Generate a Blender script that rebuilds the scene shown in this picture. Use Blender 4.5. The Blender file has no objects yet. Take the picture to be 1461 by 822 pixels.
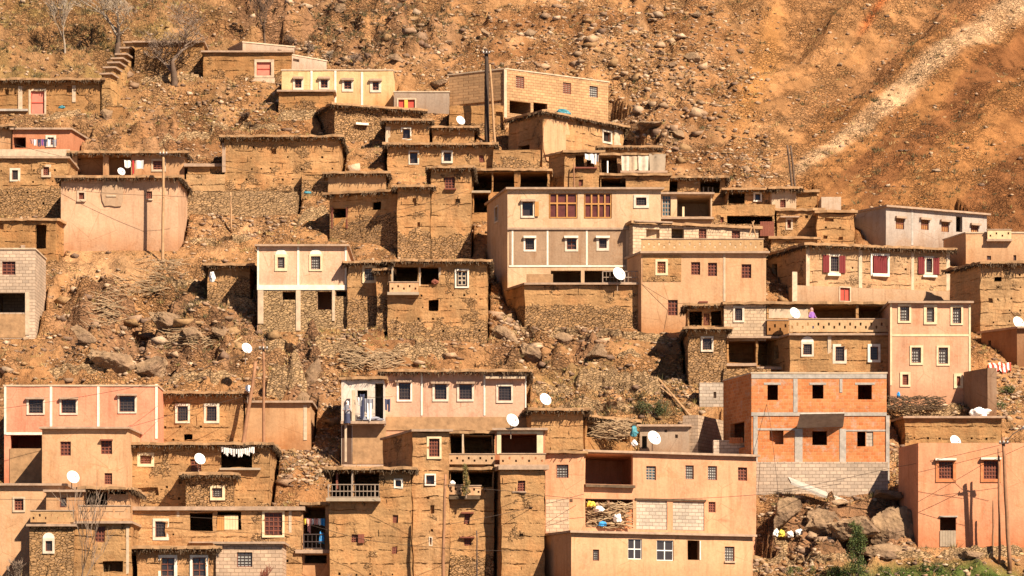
import bpy, math, random
import numpy as np
from mathutils import Vector, Matrix, noise
random.seed(7); RNG = np.random.default_rng(7)
F, CX, YH = 4700.0, 730.5, 1000.0        # focal length in photo pixels, principal column, horizon row
SUN = Vector((0.52, -0.60, 0.72)).normalized()
sc = bpy.context.scene
COL = sc.collection
def P(x, y, Y): return Vector(((x-CX)/F*Y, Y, (YH-y)/F*Y))
def Yrow(y): return 117.4/(.656-(YH-y)/F)
def slopeZ(Y): return 7.2+.656*(Y-190)
U = random.uniform

# ------------------------------------------------------------------ materials
class NT:
    def __init__(s, name):
        s.m = bpy.data.materials.new(name); s.m.use_nodes = True
        s.t = s.m.node_tree; s.t.nodes.clear()
        s.out = s.t.nodes.new('ShaderNodeOutputMaterial')
        s.b = s.t.nodes.new('ShaderNodeBsdfPrincipled')
        s.t.links.new(s.b.outputs[0], s.out.inputs[0])
    def n(s, typ, **kw):
        x = s.t.nodes.new('ShaderNode'+typ)
        for k, v in kw.items():
            if k.startswith('i_'):
                k = k[2:]; k = int(k) if k.isdigit() else k.replace('_', ' ')
                s.set(x.inputs[k], v)
            else: setattr(x, k, v)
        return x
    def set(s, inp, v):
        if isinstance(v, bpy.types.NodeSocket): s.t.links.new(v, inp)
        else: inp.default_value = v
    def math(s, op, a, b=0.0, c=0.0, clamp=False):
        x = s.t.nodes.new('ShaderNodeMath'); x.operation = op; x.use_clamp = clamp
        s.set(x.inputs[0], a); s.set(x.inputs[1], b); s.set(x.inputs[2], c); return x.outputs[0]
    def mix(s, f, a, b, mode='MIX'):
        x = s.t.nodes.new('ShaderNodeMix'); x.data_type = 'RGBA'; x.blend_type = mode
        s.set(x.inputs[0], f); s.set(x.inputs[6], a); s.set(x.inputs[7], b); return x.outputs[2]
    def mr(s, v, a, b, c=0.0, d=1.0):
        x = s.t.nodes.new('ShaderNodeMapRange'); s.set(x.inputs[0], v)
        for i, q in enumerate((a, b, c, d)): x.inputs[i+1].default_value = q
        return x.outputs[0]
    def noise(s, vec, scale, detail=4, rough=.55):
        return s.n('TexNoise', i_Vector=vec, i_Scale=scale, i_Detail=detail, i_Roughness=rough).outputs[0]
    def scale(s, vec, v):
        x = s.n('VectorMath', operation='MULTIPLY'); s.set(x.inputs[0], vec); x.inputs[1].default_value = v; return x.outputs[0]
    def gray(s, v):
        x = s.n('CombineColor'); [s.set(x.inputs[i], v) for i in range(3)]; return x.outputs[0]
    def bump(s, h, strength, dist):
        b = s.n('Bump', i_Strength=strength, i_Distance=dist, i_Height=h); s.t.links.new(b.outputs[0], s.b.inputs['Normal'])
    def fin(s, col, rough=.9, spec=.15):
        s.set(s.b.inputs['Base Color'], col); s.set(s.b.inputs['Roughness'], rough)
        s.b.inputs['Specular IOR Level'].default_value = spec
        return s.m
def obj_coord(t):
    tc = t.n('TexCoord').outputs['Object']; oi = t.n('ObjectInfo')
    off = t.n('VectorMath', operation='SCALE'); t.set(off.inputs[0], (37.0, 19.0, 11.0)); t.set(off.inputs['Scale'], oi.outputs['Random'])
    ad = t.n('VectorMath', operation='ADD'); t.set(ad.inputs[0], tc); t.set(ad.inputs[1], off.outputs[0])
    return tc, ad.outputs[0], oi.outputs['Color']
def stone_nodes(t, vec, base, scl=(4.6, 4.6, 8.6)):
    wob = t.n('TexNoise', i_Vector=vec, i_Scale=2.0, i_Detail=2.0)
    add = t.n('VectorMath', operation='ADD'); t.set(add.inputs[0], t.scale(vec, scl)); t.set(add.inputs[1], t.scale(wob.outputs[1], (2.0, 2.0, 2.0)))
    v1 = t.n('TexVoronoi', i_Vector=add.outputs[0], i_Scale=1.0); v2 = t.n('TexVoronoi', feature='DISTANCE_TO_EDGE', i_Vector=add.outputs[0], i_Scale=1.0)
    sep = t.n('SeparateColor', i_Color=v1.outputs['Color'])
    val = t.mr(sep.outputs[0], 0, 1, .50, 1.05)
    c = t.mix(1.0, base, t.gray(val), 'MULTIPLY')
    c = t.mix(t.math('MULTIPLY', sep.outputs[1], .35), c, (.27, .185, .125, 1))
    e = t.mr(v2.outputs[0], 0.0, .10, 0, 1)
    c = t.mix(e, t.mix(1.0, base, (.30, .26, .22, 1), 'MULTIPLY'), c)
    return c, t.math('MULTIPLY', e, t.mr(sep.outputs[2], 0, 1, .6, 1.0))
def wall_mat(kind):
    t = NT('wall_'+kind); tc, vec, base = obj_coord(t)
    sx = t.n('SeparateXYZ', i_Vector=tc)
    n1 = t.noise(vec, .45, 4); n2 = t.noise(vec, 7.0, 6, .65)
    n3 = t.noise(t.scale(vec, (1.3, 1.3, 8.0)), 1.0, 4)
    if kind == 'mud':
        v = t.math('ADD', t.mr(n1, .3, .7, .30, .62), t.math('ADD', t.mr(n2, .3, .7, .04, .32), t.mr(n3, .3, .7, .04, .32)))
        c = t.mix(1.0, base, t.gray(v), 'MULTIPLY')
        c = t.mix(t.mr(t.noise(vec, .9, 3), .45, .75, 0, .5), c, t.mix(1.0, c, (1.12, .86, .72, 1), 'MULTIPLY'))
        stn = t.noise(t.scale(vec, (2.6, 2.6, .35)), 1.0, 5, .65); c = t.mix(t.mr(stn, .5, .68, 0, .5), c, t.mix(1.0, c, (.66, .58, .52, 1), 'MULTIPLY'))
        pal_ = t.noise(vec, .55, 6, .7); c = t.mix(t.mr(pal_, .56, .63, 0, .5), c, t.mix(1.0, c, (1.25, 1.3, 1.4, 1), 'MULTIPLY'))
        wob = t.math('ADD', t.math('MULTIPLY', sx.outputs[2], 1.30), t.math('MULTIPLY', t.noise(vec, .9, 4), .55))
        fr = t.math('FRACT', wob); line = t.math('SUBTRACT', 1.0, t.mr(fr, .0, .085, 0, 1))
        line = t.math('MULTIPLY', line, t.mr(t.noise(vec, 1.5, 5, .7), .47, .56, 0, 1))
        vj = t.math('FRACT', t.math('ADD', t.math('MULTIPLY', t.math('ADD', sx.outputs[0], sx.outputs[1]), .55), t.math('MULTIPLY', t.math('FLOOR', wob), .37)))
        vline = t.math('MULTIPLY', t.math('SUBTRACT', 1.0, t.mr(vj, .0, .025, 0, 1)), t.mr(t.noise(vec, 1.3, 3), .58, .64, 0, .6))
        line = t.math('MAXIMUM', line, vline)
        c = t.mix(t.math('MULTIPLY', line, .55), c, t.mix(1.0, base, (.25, .2, .16, 1), 'MULTIPLY'))
        at = t.n('Attribute', attribute_type='OBJECT', attribute_name='stone_h')
        zz = t.math('ADD', sx.outputs[2], t.math('MULTIPLY', t.math('SUBTRACT', t.noise(vec, .8, 4), .5), 2.2))
        sm = t.math('SUBTRACT', 1.0, t.mr(t.math('SUBTRACT', zz, at.outputs['Fac']), -.06, .06, 0, 1))
        # scattered patches of bare rubble masonry
        sm = t.math('MAXIMUM', sm, t.mr(t.noise(vec, .7, 5, .6), .61, .65, 0, .85))
        s, sh = stone_nodes(t, vec, base)
        c = t.mix(sm, c, s)
        h = t.math('ADD', t.math('MULTIPLY', n2, .5), t.math('MULTIPLY', line, -1.0))
        h = t.math('ADD', t.math('MULTIPLY', h, t.math('SUBTRACT', 1.0, sm)), t.math('MULTIPLY', sh, t.math('MULTIPLY', sm, 1.6)))
        t.bump(h, 1.0, .10)
    elif kind == 'stone':
        s, sh = stone_nodes(t, vec, base, (3.8, 3.8, 7.6))
        c = t.mix(t.mr(n1, .45, .7, 0, .6), s, t.mix(1.0, base, t.gray(t.mr(n2, .3, .7, .7, 1.1)), 'MULTIPLY'))
        t.bump(t.math('ADD', sh, t.math('MULTIPLY', n2, .3)), 1.0, .09)
    elif kind == 'plaster':
        v = t.math('ADD', t.mr(n1, .3, .7, .62, .88), t.mr(n2, .3, .7, .02, .20))
        c = t.mix(1.0, base, t.gray(v), 'MULTIPLY')
        st = t.noise(t.scale(vec, (2.2, 2.2, .28)), 1.0, 5, .6)
        c = t.mix(t.mr(st, .50, .72, 0, .55), c, t.mix(1.0, c, (.70, .58, .50, 1), 'MULTIPLY'))
        st2 = t.noise(t.scale(vec, (6.5, 6.5, .55)), 1.0, 4, .6)
        c = t.mix(t.mr(st2, .56, .70, 0, .30), c, t.mix(1.0, c, (.62, .50, .42, 1), 'MULTIPLY'))
        pt = t.noise(vec, .8, 7, .72)
        c = t.mix(t.mr(pt, .56, .60, 0, .40), c, t.mix(1.0, c, (.84, .72, .60, 1), 'MULTIPLY'))
        pt2 = t.noise(vec, 1.7, 7, .75)
        c = t.mix(t.mr(pt2, .64, .67, 0, .6), c, (.36, .225, .13, 1))
        ck = t.n('TexVoronoi', feature='DISTANCE_TO_EDGE', i_Vector=t.math('ADD', 0, 0) if False else vec, i_Scale=.55)
        c = t.mix(t.math('MULTIPLY', t.math('SUBTRACT', 1.0, t.mr(ck.outputs[0], .0, .012, 0, 1)), t.mr(n1, .5, .56, 0, .5)), c, t.mix(1.0, c, (.4, .33, .28, 1), 'MULTIPLY'))
        dirt = t.math('MULTIPLY', t.mr(sx.outputs[2], .1, 1.6, 1, 0), t.mr(n1, .35, .6, .35, 1.0))
        c = t.mix(dirt, c, t.mix(1.0, c, (.75, .6, .48, 1), 'MULTIPLY'))
        t.bump(t.math('ADD', n2, t.math('MULTIPLY', n1, .8)), .5, .03)
    else:
        bv = t.n('CombineXYZ'); t.set(bv.inputs[0], t.math('ADD', sx.outputs[0], sx.outputs[1])); t.set(bv.inputs[1], sx.outputs[2])
        big = kind == 'block'
        br = t.n('TexBrick', i_Vector=bv.outputs[0], i_Scale=1.0)
        br.inputs['Color1'].default_value = (.78, .78, .78, 1) if big else (.92, .80, .74, 1)
        br.inputs['Color2'].default_value = (1.1, 1.08, 1.05, 1) if big else (1.15, 1.2, 1.25, 1)
        br.inputs['Mortar'].default_value = (.62, .58, .55, 1) if big else (1.05, 1.5, 1.9, 1)
        br.inputs['Brick Width'].default_value = .42 if big else .30; br.inputs['Row Height'].default_value = .21 if big else .2
        br.inputs['Mortar Size'].default_value = .018 if big else .016; br.inputs['Mortar Smooth'].default_value = .3
        c = t.mix(1.0, base, br.outputs[0], 'MULTIPLY')
        v = t.math('ADD', t.mr(n1, .3, .7, .62, .90), t.mr(n2, .3, .7, .02, .20))
        c = t.mix(1.0, c, t.gray(v), 'MULTIPLY')
        if not big:
            c = t.mix(t.mr(t.noise(vec, 1.3, 6, .75), .53, .64, 0, .7), c, (.44, .31, .23, 1))
        t.bump(t.math('ADD', t.math('MULTIPLY', br.outputs[1], -1.0), t.math('MULTIPLY', n2, .5)), .7, .03)
    return t.fin(c)
def simple(name, col, rough=.8, var=.18, scale=3.0, metal=0.0, spec=.25, bump=.0):
    t = NT(name); tc = t.n('TexCoord').outputs['Object']; v = t.noise(tc, scale, 5, .65)
    c = t.mix(1.0, (*col, 1), t.gray(t.mr(v, .3, .7, 1-var, 1+var*.6)), 'MULTIPLY')
    t.b.inputs['Metallic'].default_value = metal
    if bump: t.bump(v, .6, bump)
    return t.fin(c, rough, spec)
M = {}
for k in ('mud', 'stone', 'plaster', 'block', 'brick'): M[k] = wall_mat(k)
for k, c, kw in [
    ('white', (.74, .67, .56), dict(var=.22)), ('offwhite', (.60, .51, .40), dict(var=.3)), ('cream', (.66, .52, .33), dict(var=.22)), ('pale', (.52, .39, .27), dict(var=.3)),
    ('concrete', (.38, .335, .29), dict(var=.3, bump=.02)), ('slab', (.38, .26, .18), dict(var=.3, bump=.02)),
    ('earth', (.36, .21, .105), dict(var=.35, scale=2.0, bump=.05)), ('brush', (.11, .07, .04), dict(var=.5, scale=5.0)),
    ('twig', (.42, .29, .17), dict(var=.45, scale=4.0)), ('log', (.40, .24, .13), dict(var=.3)),
    ('brownwood', (.16, .055, .035), {}), ('redwood', (.20, .065, .04), {}), ('maroon', (.16, .022, .022), {}), ('orangewood', (.46, .22, .07), {}),
    ('plywood', (.66, .50, .30), {}), ('darkwood', (.10, .055, .035), {}), ('greywood', (.36, .28, .20), {}),
    ('reddoor', (.50, .075, .05), {}), ('pinkdoor', (.62, .20, .14), {}), ('yellowpaint', (.65, .42, .08), {}),
    ('iron', (.07, .05, .045), dict(rough=.5)), ('whitebar', (.72, .70, .66), {}), ('rail', (.30, .225, .17), dict(rough=.5)),
    ('green', (.10, .16, .10), {}), ('dish', (.82, .80, .76), dict(rough=.35, var=.06)), ('greybox', (.35, .33, .30), {}),
    ('polewood', (.30, .15, .08), dict(var=.3)), ('polepale', (.42, .25, .13), dict(var=.3)), ('poledark', (.06, .04, .03), dict(var=.3)), ('cable', (.07, .05, .04), dict(rough=.6)),
    ('clothwhite', (.80, .77, .74), dict(var=.08)), ('clothdark', (.05, .055, .10), {}), ('clothred', (.55, .05, .05), {}), ('clothblue', (.05, .28, .62), {}),
    ('clothpurple', (.28, .12, .42), {}), ('clothgrey', (.26, .26, .30), {}), ('clothpink', (.62, .30, .26), {}), ('skin', (.42, .24, .16), {}),
    ('tarp', (.06, .22, .27), dict(rough=.4)), ('bagyellow', (.72, .55, .08), {}), ('bark', (.24, .17, .125), dict(var=.4)), ('barkpale', (.30, .235, .175), dict(var=.3)), ('barkdark', (.12, .075, .05), dict(var=.4)),
    ('brickred', (.56, .20, .08), dict(var=.3)), ('roomdark', (.30, .17, .10), dict(var=.3)), ('roommaroon', (.36, .10, .06), dict(var=.2)),
    ]: M[k] = simple(k, c, **kw)
t = NT('glass_dark'); M['glass'] = t.fin((.035, .026, .024, 1), .18, .5)
t = NT('glass_blue'); M['glassblue'] = t.fin((.04, .10, .13, 1), .18, .5)
M['glassmar'] = simple('glass_maroon', (.12, .035, .03), rough=.35, var=.35)
M['glassbrown'] = simple('glass_brown', (.085, .035, .028), rough=.35, var=.3)

# ------------------------------------------------------------------ mesh helpers
class MB:
    def __init__(s): s.v = []; s.f = []
    def quad(s, a, b, c, d):
        n = len(s.v); s.v += [a, b, c, d]; s.f.append((n, n+1, n+2, n+3))
    def hexa(s, p):       # p: 8 points, bottom 4 then top 4
        n = len(s.v); s.v += p
        for q in ((0, 3, 2, 1), (4, 5, 6, 7), (0, 1, 5, 4), (1, 2, 6, 5), (2, 3, 7, 6), (3, 0, 4, 7)): s.f.append(tuple(n+i for i in q))
    def box(s, x0, x1, y0, y1, z0, z1):
        s.hexa([Vector(p) for p in ((x0, y0, z0), (x1, y0, z0), (x1, y1, z0), (x0, y1, z0), (x0, y0, z1), (x1, y0, z1), (x1, y1, z1), (x0, y1, z1))])
    def tube(s, pts, radii, k=6, cap=True):
        n0 = len(s.v)
        for i, p in enumerate(pts):
            d = (pts[min(i+1, len(pts)-1)]-pts[max(i-1, 0)])
            if d.length < 1e-6: d = Vector((0, 0, 1))
            d.normalize(); a = d.cross(Vector((.13, .21, .97) if abs(d.z) < .95 else (1, .1, .05))).normalized(); b = d.cross(a)
            for j in range(k):
                w = 2*math.pi*j/k; s.v.append(p+(a*math.cos(w)+b*math.sin(w))*radii[i])
        for i in range(len(pts)-1):
            for j in range(k):
                a = n0+i*k+j; b = n0+i*k+(j+1) % k; s.f.append((a, b, b+k, a+k))
        if cap:
            s.f.append(tuple(n0+j for j in range(k))[::-1]); m = n0+(len(pts)-1)*k; s.f.append(tuple(m+j for j in range(k)))
    def stick(s, a, b, r): s.tube([a, b], [r, r*.7], 3, False)
    def build(s, name, mat, parent=None, color=None, smooth=False, loc=None):
        inv = None
        if parent is not None: inv = WINV[parent.name]
        elif loc is not None: inv = Matrix.Translation(-Vector(loc))
        vs = [inv @ v for v in s.v] if inv is not None else s.v
        me = bpy.data.meshes.new(name); me.from_pydata([tuple(v) for v in vs], [], s.f); me.update()
        if smooth: me.polygons.foreach_set('use_smooth', [True]*len(me.polygons))
        me.materials.append(M[mat] if isinstance(mat, str) else mat)
        o = bpy.data.objects.new(name, me); COL.objects.link(o)
        if parent is not None: o.parent = parent; WINV[o.name] = WINV[parent.name]
        elif loc is not None: o.location = loc; WINV[o.name] = inv
        else: WINV[o.name] = Matrix.Identity(4)
        if color: o.color = (*color, 1)
        return o
WINV = {}
def tag(o, label, cat, group=None, kind=None):
    o['label'] = label; o['category'] = cat; o['kind'] = kind or 'thing'
    if group: o['group'] = group
    if kind: o['kind'] = kind
    return o
def thing(name, label, cat, loc, rz=0.0, group=None):
    o = bpy.data.objects.new(name, None); COL.objects.link(o); o.empty_display_size = .3
    o.location = loc; o.rotation_euler = (0, 0, rz)
    WINV[o.name] = (Matrix.Translation(Vector(loc)) @ Matrix.Rotation(rz, 4, 'Z')).inverted()
    return tag(o, label, cat, group)

class Face:
    def __init__(s, A, B):
        s.A = Vector((A[0], A[1], 0)); d = Vector((B[0]-A[0], B[1]-A[1], 0)); s.L = d.length; s.d = d/s.L; s.n = Vector((s.d.y, -s.d.x, 0))
    def unproj(s, x, y):
        r = Vector(((x-CX)/F, 1, (YH-y)/F)); t = s.A.dot(s.n)/r.dot(s.n); p = r*t; return (p-s.A).dot(s.d), p.z
    def rect(s, x0, y0, x1, y1):
        xm = (x0+x1)/2; u0 = s.unproj(x0, y0)[0]; u1 = s.unproj(x1, y0)[0]; zt = s.unproj(xm, y0)[1]; zb = s.unproj(xm, y1)[1]
        return u0, u1, zb, zt
    def p(s, u, z, o=0.0): q = s.A+s.d*u+s.n*o; return Vector((q.x, q.y, z))
    def box(s, mb, u0, u1, z0, z1, o0, o1):
        mb.hexa([s.p(u0, z0, o1), s.p(u1, z0, o1), s.p(u1, z0, o0), s.p(u0, z0, o0), s.p(u0, z1, o1), s.p(u1, z1, o1), s.p(u1, z1, o0), s.p(u0, z1, o0)])

def cuts(lo, hi, pts, step):
    a = sorted({round(x, 4) for x in [lo, hi]+[min(max(x, lo), hi) for x in pts]}); out = []
    for p, q in zip(a, a[1:]):
        if q-p < 1e-3: continue
        k = max(1, int(math.ceil((q-p)/step)))
        out += [p+(q-p)*i/k for i in range(k)]
    return out+[hi]
def wall_face(mb, f, z0, z1, holes, amp, step=.7, back=True, deep=4.0):
    """holes: (u0,u1,z0,z1,depth).  Real recesses: reveals and a back."""
    us = cuts(0, f.L, [h[0] for h in holes]+[h[1] for h in holes], step); zs = cuts(z0, z1, [h[2] for h in holes]+[h[3] for h in holes], step)
    idx = {}
    def D(p):
        if amp <= 0: return p
        w = noise.noise_vector(p*.9)*amp+noise.noise_vector(p*3.1)*amp*.4
        return p+w
    def vert(i, j):
        k = (i, j)
        if k not in idx: idx[k] = len(mb.v); mb.v.append(D(f.p(us[i], zs[j])))
        return idx[k]
    for i in range(len(us)-1):
        for j in range(len(zs)-1):
            uc = (us[i]+us[i+1])/2; zc = (zs[j]+zs[j+1])/2
            if any(h[0] < uc < h[1] and h[2] < zc < h[3] for h in holes): continue
            mb.f.append((vert(i, j), vert(i+1, j), vert(i+1, j+1), vert(i, j+1)))
    for (a, b, c, d, dep) in holes:
        a = max(a, .01); b = min(b, f.L-.01)
        if b <= a: continue
        room = dep >= .7; rv = .28 if room else dep
        p = [D(f.p(a, c)), D(f.p(b, c)), D(f.p(b, d)), D(f.p(a, d))]; q = [x-f.n*rv for x in p]
        for k in range(4): m = (k+1) % 4; mb.quad(p[k], p[m], q[m], q[k])
        if room:      # a real room behind the opening, wider and higher than it
            j = (a*7.3+c*3.1) % .17; A, B = max(.12, a-1.3+j), min(f.L-.12, b+1.3-j); lo = c-(.02 if dep > 2 else 1.0); hi = min(z1-.08-j*.2, d+.7); dp = max(1.2, min(dep+2.2, deep-.3)-j)
            for g in holes:
                if g[4] < .7 or g[:4] == (a, b, c, d) or (abs(g[0]-a) < .02 and abs(g[2]-c) < .02): continue
                if g[2] < hi+.3 and g[3] > lo-.3:
                    if g[0] >= b-.05: B = min(B, (max(b, a)+g[0])/2-.015)
                    elif g[1] <= a+.05: A = max(A, (a+g[1])/2+.015)
                    elif g[2] >= d-.05: hi = min(hi, (d+g[2])/2-.015)
                    elif g[3] <= c+.05: lo = max(lo, (c+g[3])/2+.015)
            A = min(A, a); B = max(B, b); lo = min(lo, c); hi = max(hi, d)
            R = [f.p(A, lo, -.28), f.p(B, lo, -.28), f.p(B, hi, -.28), f.p(A, hi, -.28)]; S = [f.p(A, lo, -dp), f.p(B, lo, -dp), f.p(B, hi, -dp), f.p(A, hi, -dp)]
            for k in range(4): m = (k+1) % 4; mb.quad(R[k], R[m], S[m], S[k]); mb.quad(R[k], R[m], q[m], q[k])
            mb.quad(*S)
        elif back: mb.quad(*q)

# window kinds: surround material, margin px, pane material, bars (nx, nz), bar material, recess
WK = dict(
    w=('white', 3.6, 'glass', (3, 4), 'iron', .10), w2=('white', 3.6, 'glass', (1, 2), 'brownwood', .10), c=('cream', 3.6, 'glassbrown', (3, 4), 'redwood', .10),
    cw=('cream', 3.6, 'greybox', (3, 4), 'iron', .10), co=('cream', 3.8, 'orangewood', (2, 3), 'redwood', .08), p=(None, 0, 'glassbrown', (2, 3), 'redwood', .14),
    g=(None, 0, 'greybox', (3, 4), 'iron', .12), gb=(None, 0, 'glassblue', (2, 4), 'rail', .15), b=('pale', 3.4, 'glassbrown', (2, 3), 'redwood', .12),
    x=(None, 0, 'glass', (1, 1), 'whitebar', .12), mg=(None, 0, 'glassmar', (0, 0), 'orangewood', .10), o=('white', 3, 'orangewood', (2, 1), 'brownwood', .06), r=('pale', 2.5, 'reddoor', (1, 0), 'redwood', .08),
    k=('brickred', 5, 'glassbrown', (4, 4), 'redwood', .12), wd=('white', 2.6, 'glass', (0, 0), 'iron', .20), ww=(None, 0, 'orangewood', (3, 1), 'brownwood', .12),
    lb=(None, 0, 'greywood', (2, 5), 'redwood', .10), bi=(None, 0, 'block', (0, 0), 'iron', .06), pi=('pale', 4, 'pinkdoor', (0, 1), 'reddoor', .10))
def window(root, f, kind, r, holes, wallcol, name='window'):
    sm, mg, pm, bars, bm, rec = WK[kind]
    x0, y0, x1, y1 = r
    U0, U1, Z0, Z1 = f.rect(x0, y0, x1, y1)
    m = mg/F*f.A.y if f.A.y else .15
    m = min(m, (U1-U0)*.3)*U(.72, 1.12); sm = 'offwhite' if sm == 'white' and U(0, 1) < .65 else sm
    u0, u1, z0, z1 = U0+m*U(.8, 1.1), U1-m*U(.8, 1.1), Z0+m*U(.8, 1.15), Z1-m
    holes.append((u0, u1, z0, z1, rec+.12))
    mb = MB(); f.box(mb, u0-.05, u1+.05, z0-.05, z1+.05, -rec-.06, -rec)
    w = mb.build(name, pm, root, color=(.50, .42, .34) if pm == 'block' else None)
    if sm:
        mb = MB(); f.box(mb, U0, U1, z1, Z1, -.09, .05); f.box(mb, U0, U1, Z0, z0, -.09, .055)
        f.box(mb, U0, u0, z0, z1, -.09, .048); f.box(mb, u1, U1, z0, z1, -.09, .048)
        mb.build('surround', sm, w)
    if pm != 'block':
        mb = MB(); e = .045
        f.box(mb, u0, u0+e, z0, z1, -rec, -rec+.05); f.box(mb, u1-e, u1, z0, z1, -rec, -rec+.05)
        f.box(mb, u0+e, u1-e, z1-e, z1, -rec, -rec+.048); f.box(mb, u0+e, u1-e, z0, z0+e, -rec, -rec+.048)
        mb.build('frame', bm if bm != 'iron' else 'brownwood', w)
    nx, nz = bars
    if nx+nz:
        mb = MB(); t = .016 if bm == 'iron' else .03
        for i in range(1, nx+1):
            u = u0+(u1-u0)*i/(nx+1); f.box(mb, u-t, u+t, z0+.03, z1-.03, -rec+.01, -rec+.035)
        for i in range(1, nz+1):
            z = z0+(z1-z0)*i/(nz+1); f.box(mb, u0+.03, u1-.03, z-t, z+t, -rec+.012, -rec+.042)
        mb.build('bars', bm, w)
    return w

def adj(c): return (c[0]*.80, c[1]*.735, c[2]*.70)
HOUSES = []       # footprints for the terrain
NAMES = {}
def poly_offset(poly, offs):
    n = len(poly); out = []
    for i in range(n):
        a, b, c = poly[i-1], poly[i], poly[(i+1) % n]
        d1 = (b-a).normalized(); d2 = (c-b).normalized(); n1 = Vector((d1.y, -d1.x)); n2 = Vector((d2.y, -d2.x))
        o1, o2 = offs[i-1], offs[i]
        det = n1.x*n2.y-n1.y*n2.x
        if abs(det) < .1: out.append(b+n1*o1); continue
        k1 = b.dot(n1)+o1; k2 = b.dot(n2)+o2
        out.append(Vector(((k1*n2.y-k2*n1.y)/det, (n1.x*k2-n2.x*k1)/det)))
    return out
def roof(root, poly, z1, kind, col):
    brush = kind in ('brush', 'earth')
    th = dict(brush=.16, earth=.16, slab=.13, thick=.22, parapet=.10, hidden=.05)[kind]
    fo = dict(brush=.50, earth=.22, slab=.26, thick=.26, parapet=.05, hidden=.0)[kind]
    so = dict(brush=.34, earth=.18, slab=.15, thick=.2, parapet=.05, hidden=.0)[kind]
    pl = poly_offset(poly, [fo, so, so, so]); jit = .09 if brush else .012
    pts = []
    for i in range(4):
        a, b = pl[i], pl[(i+1) % 4]; k = max(1, int((b-a).length/(.38 if brush else 1.2)))
        for j in range(k):
            p = a+(b-a)*j/k; pts.append(Vector((p.x+U(-jit, jit), p.y+U(-jit, jit), U(-jit, jit)*.6)))
    mb = MB(); n = len(pts); c = sum((Vector(p) for p in pts), Vector())/n
    for p in pts: mb.v.append(Vector((p.x, p.y, z1-th+p.z*.5)))
    for p in pts: mb.v.append(Vector((p.x, p.y, z1+p.z)))
    mb.v.append(Vector((c.x, c.y, z1+(.12 if brush else 0)))); mb.v.append(Vector((c.x, c.y, z1-th)))
    for i in range(n):
        j = (i+1) % n; mb.f += [(i, j, n+j, n+i), (n+i, n+j, 2*n), (j, i, 2*n+1)]
    mat = 'earth' if brush else ('slab' if kind != 'parapet' else 'pale')
    r = mb.build('roof', mat, root)
    if kind == 'brush':
        mb = MB()
        for i in (0, 1, 3):
            a, b = pl[i], pl[(i+1) % 4]; L = (b-a).length; d = (b-a)/L; nn = Vector((d.y, -d.x))
            for k in range(int(L/.026)):
                q = a+d*U(0, L)-nn*U(.02, .35); w = U(.05, .17)
                v0 = Vector((q.x, q.y, z1-th+U(-.02, .10))); v1 = v0+Vector((nn.x*w+d.x*U(-.12, .12), nn.y*w+d.y*U(-.12, .12), -U(.06, .34)*U(.5, 1.2)))
                mb.stick(v0, v1, U(.014, .034))
            k = max(2, int(L/1.15))
            for m_ in range(k):      # log ends
                q = a+d*(L*(m_+.5)/k+U(-.15, .15)); v0 = Vector((q.x-nn.x*.7, q.y-nn.y*.7, z1-th-.09)); v1 = Vector((q.x+nn.x*U(-.1, .08), q.y+nn.y*U(-.1, .08), z1-th-.09)); mb.tube([v0, v1], [.06, .055], 6)
        mb.build('brush_fringe', 'brush', r)
    elif kind == 'earth':
        mb = MB()
        a, b = pl[0], pl[1]; L = (b-a).length; d = (b-a)/L; nn = Vector((d.y, -d.x))
        for k in range(int(L/.12)):
            q = a+d*U(0, L)-nn*U(.05, .2); v0 = Vector((q.x, q.y, z1-th-.02)); mb.stick(v0+Vector((-nn.x*.2, -nn.y*.2, 0)), v0+Vector((nn.x*U(.1, .3), nn.y*U(.1, .3), U(-.12, .02))), U(.01, .025))
        mb.build('brush_fringe', 'brush', r)
    return r, th

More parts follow.
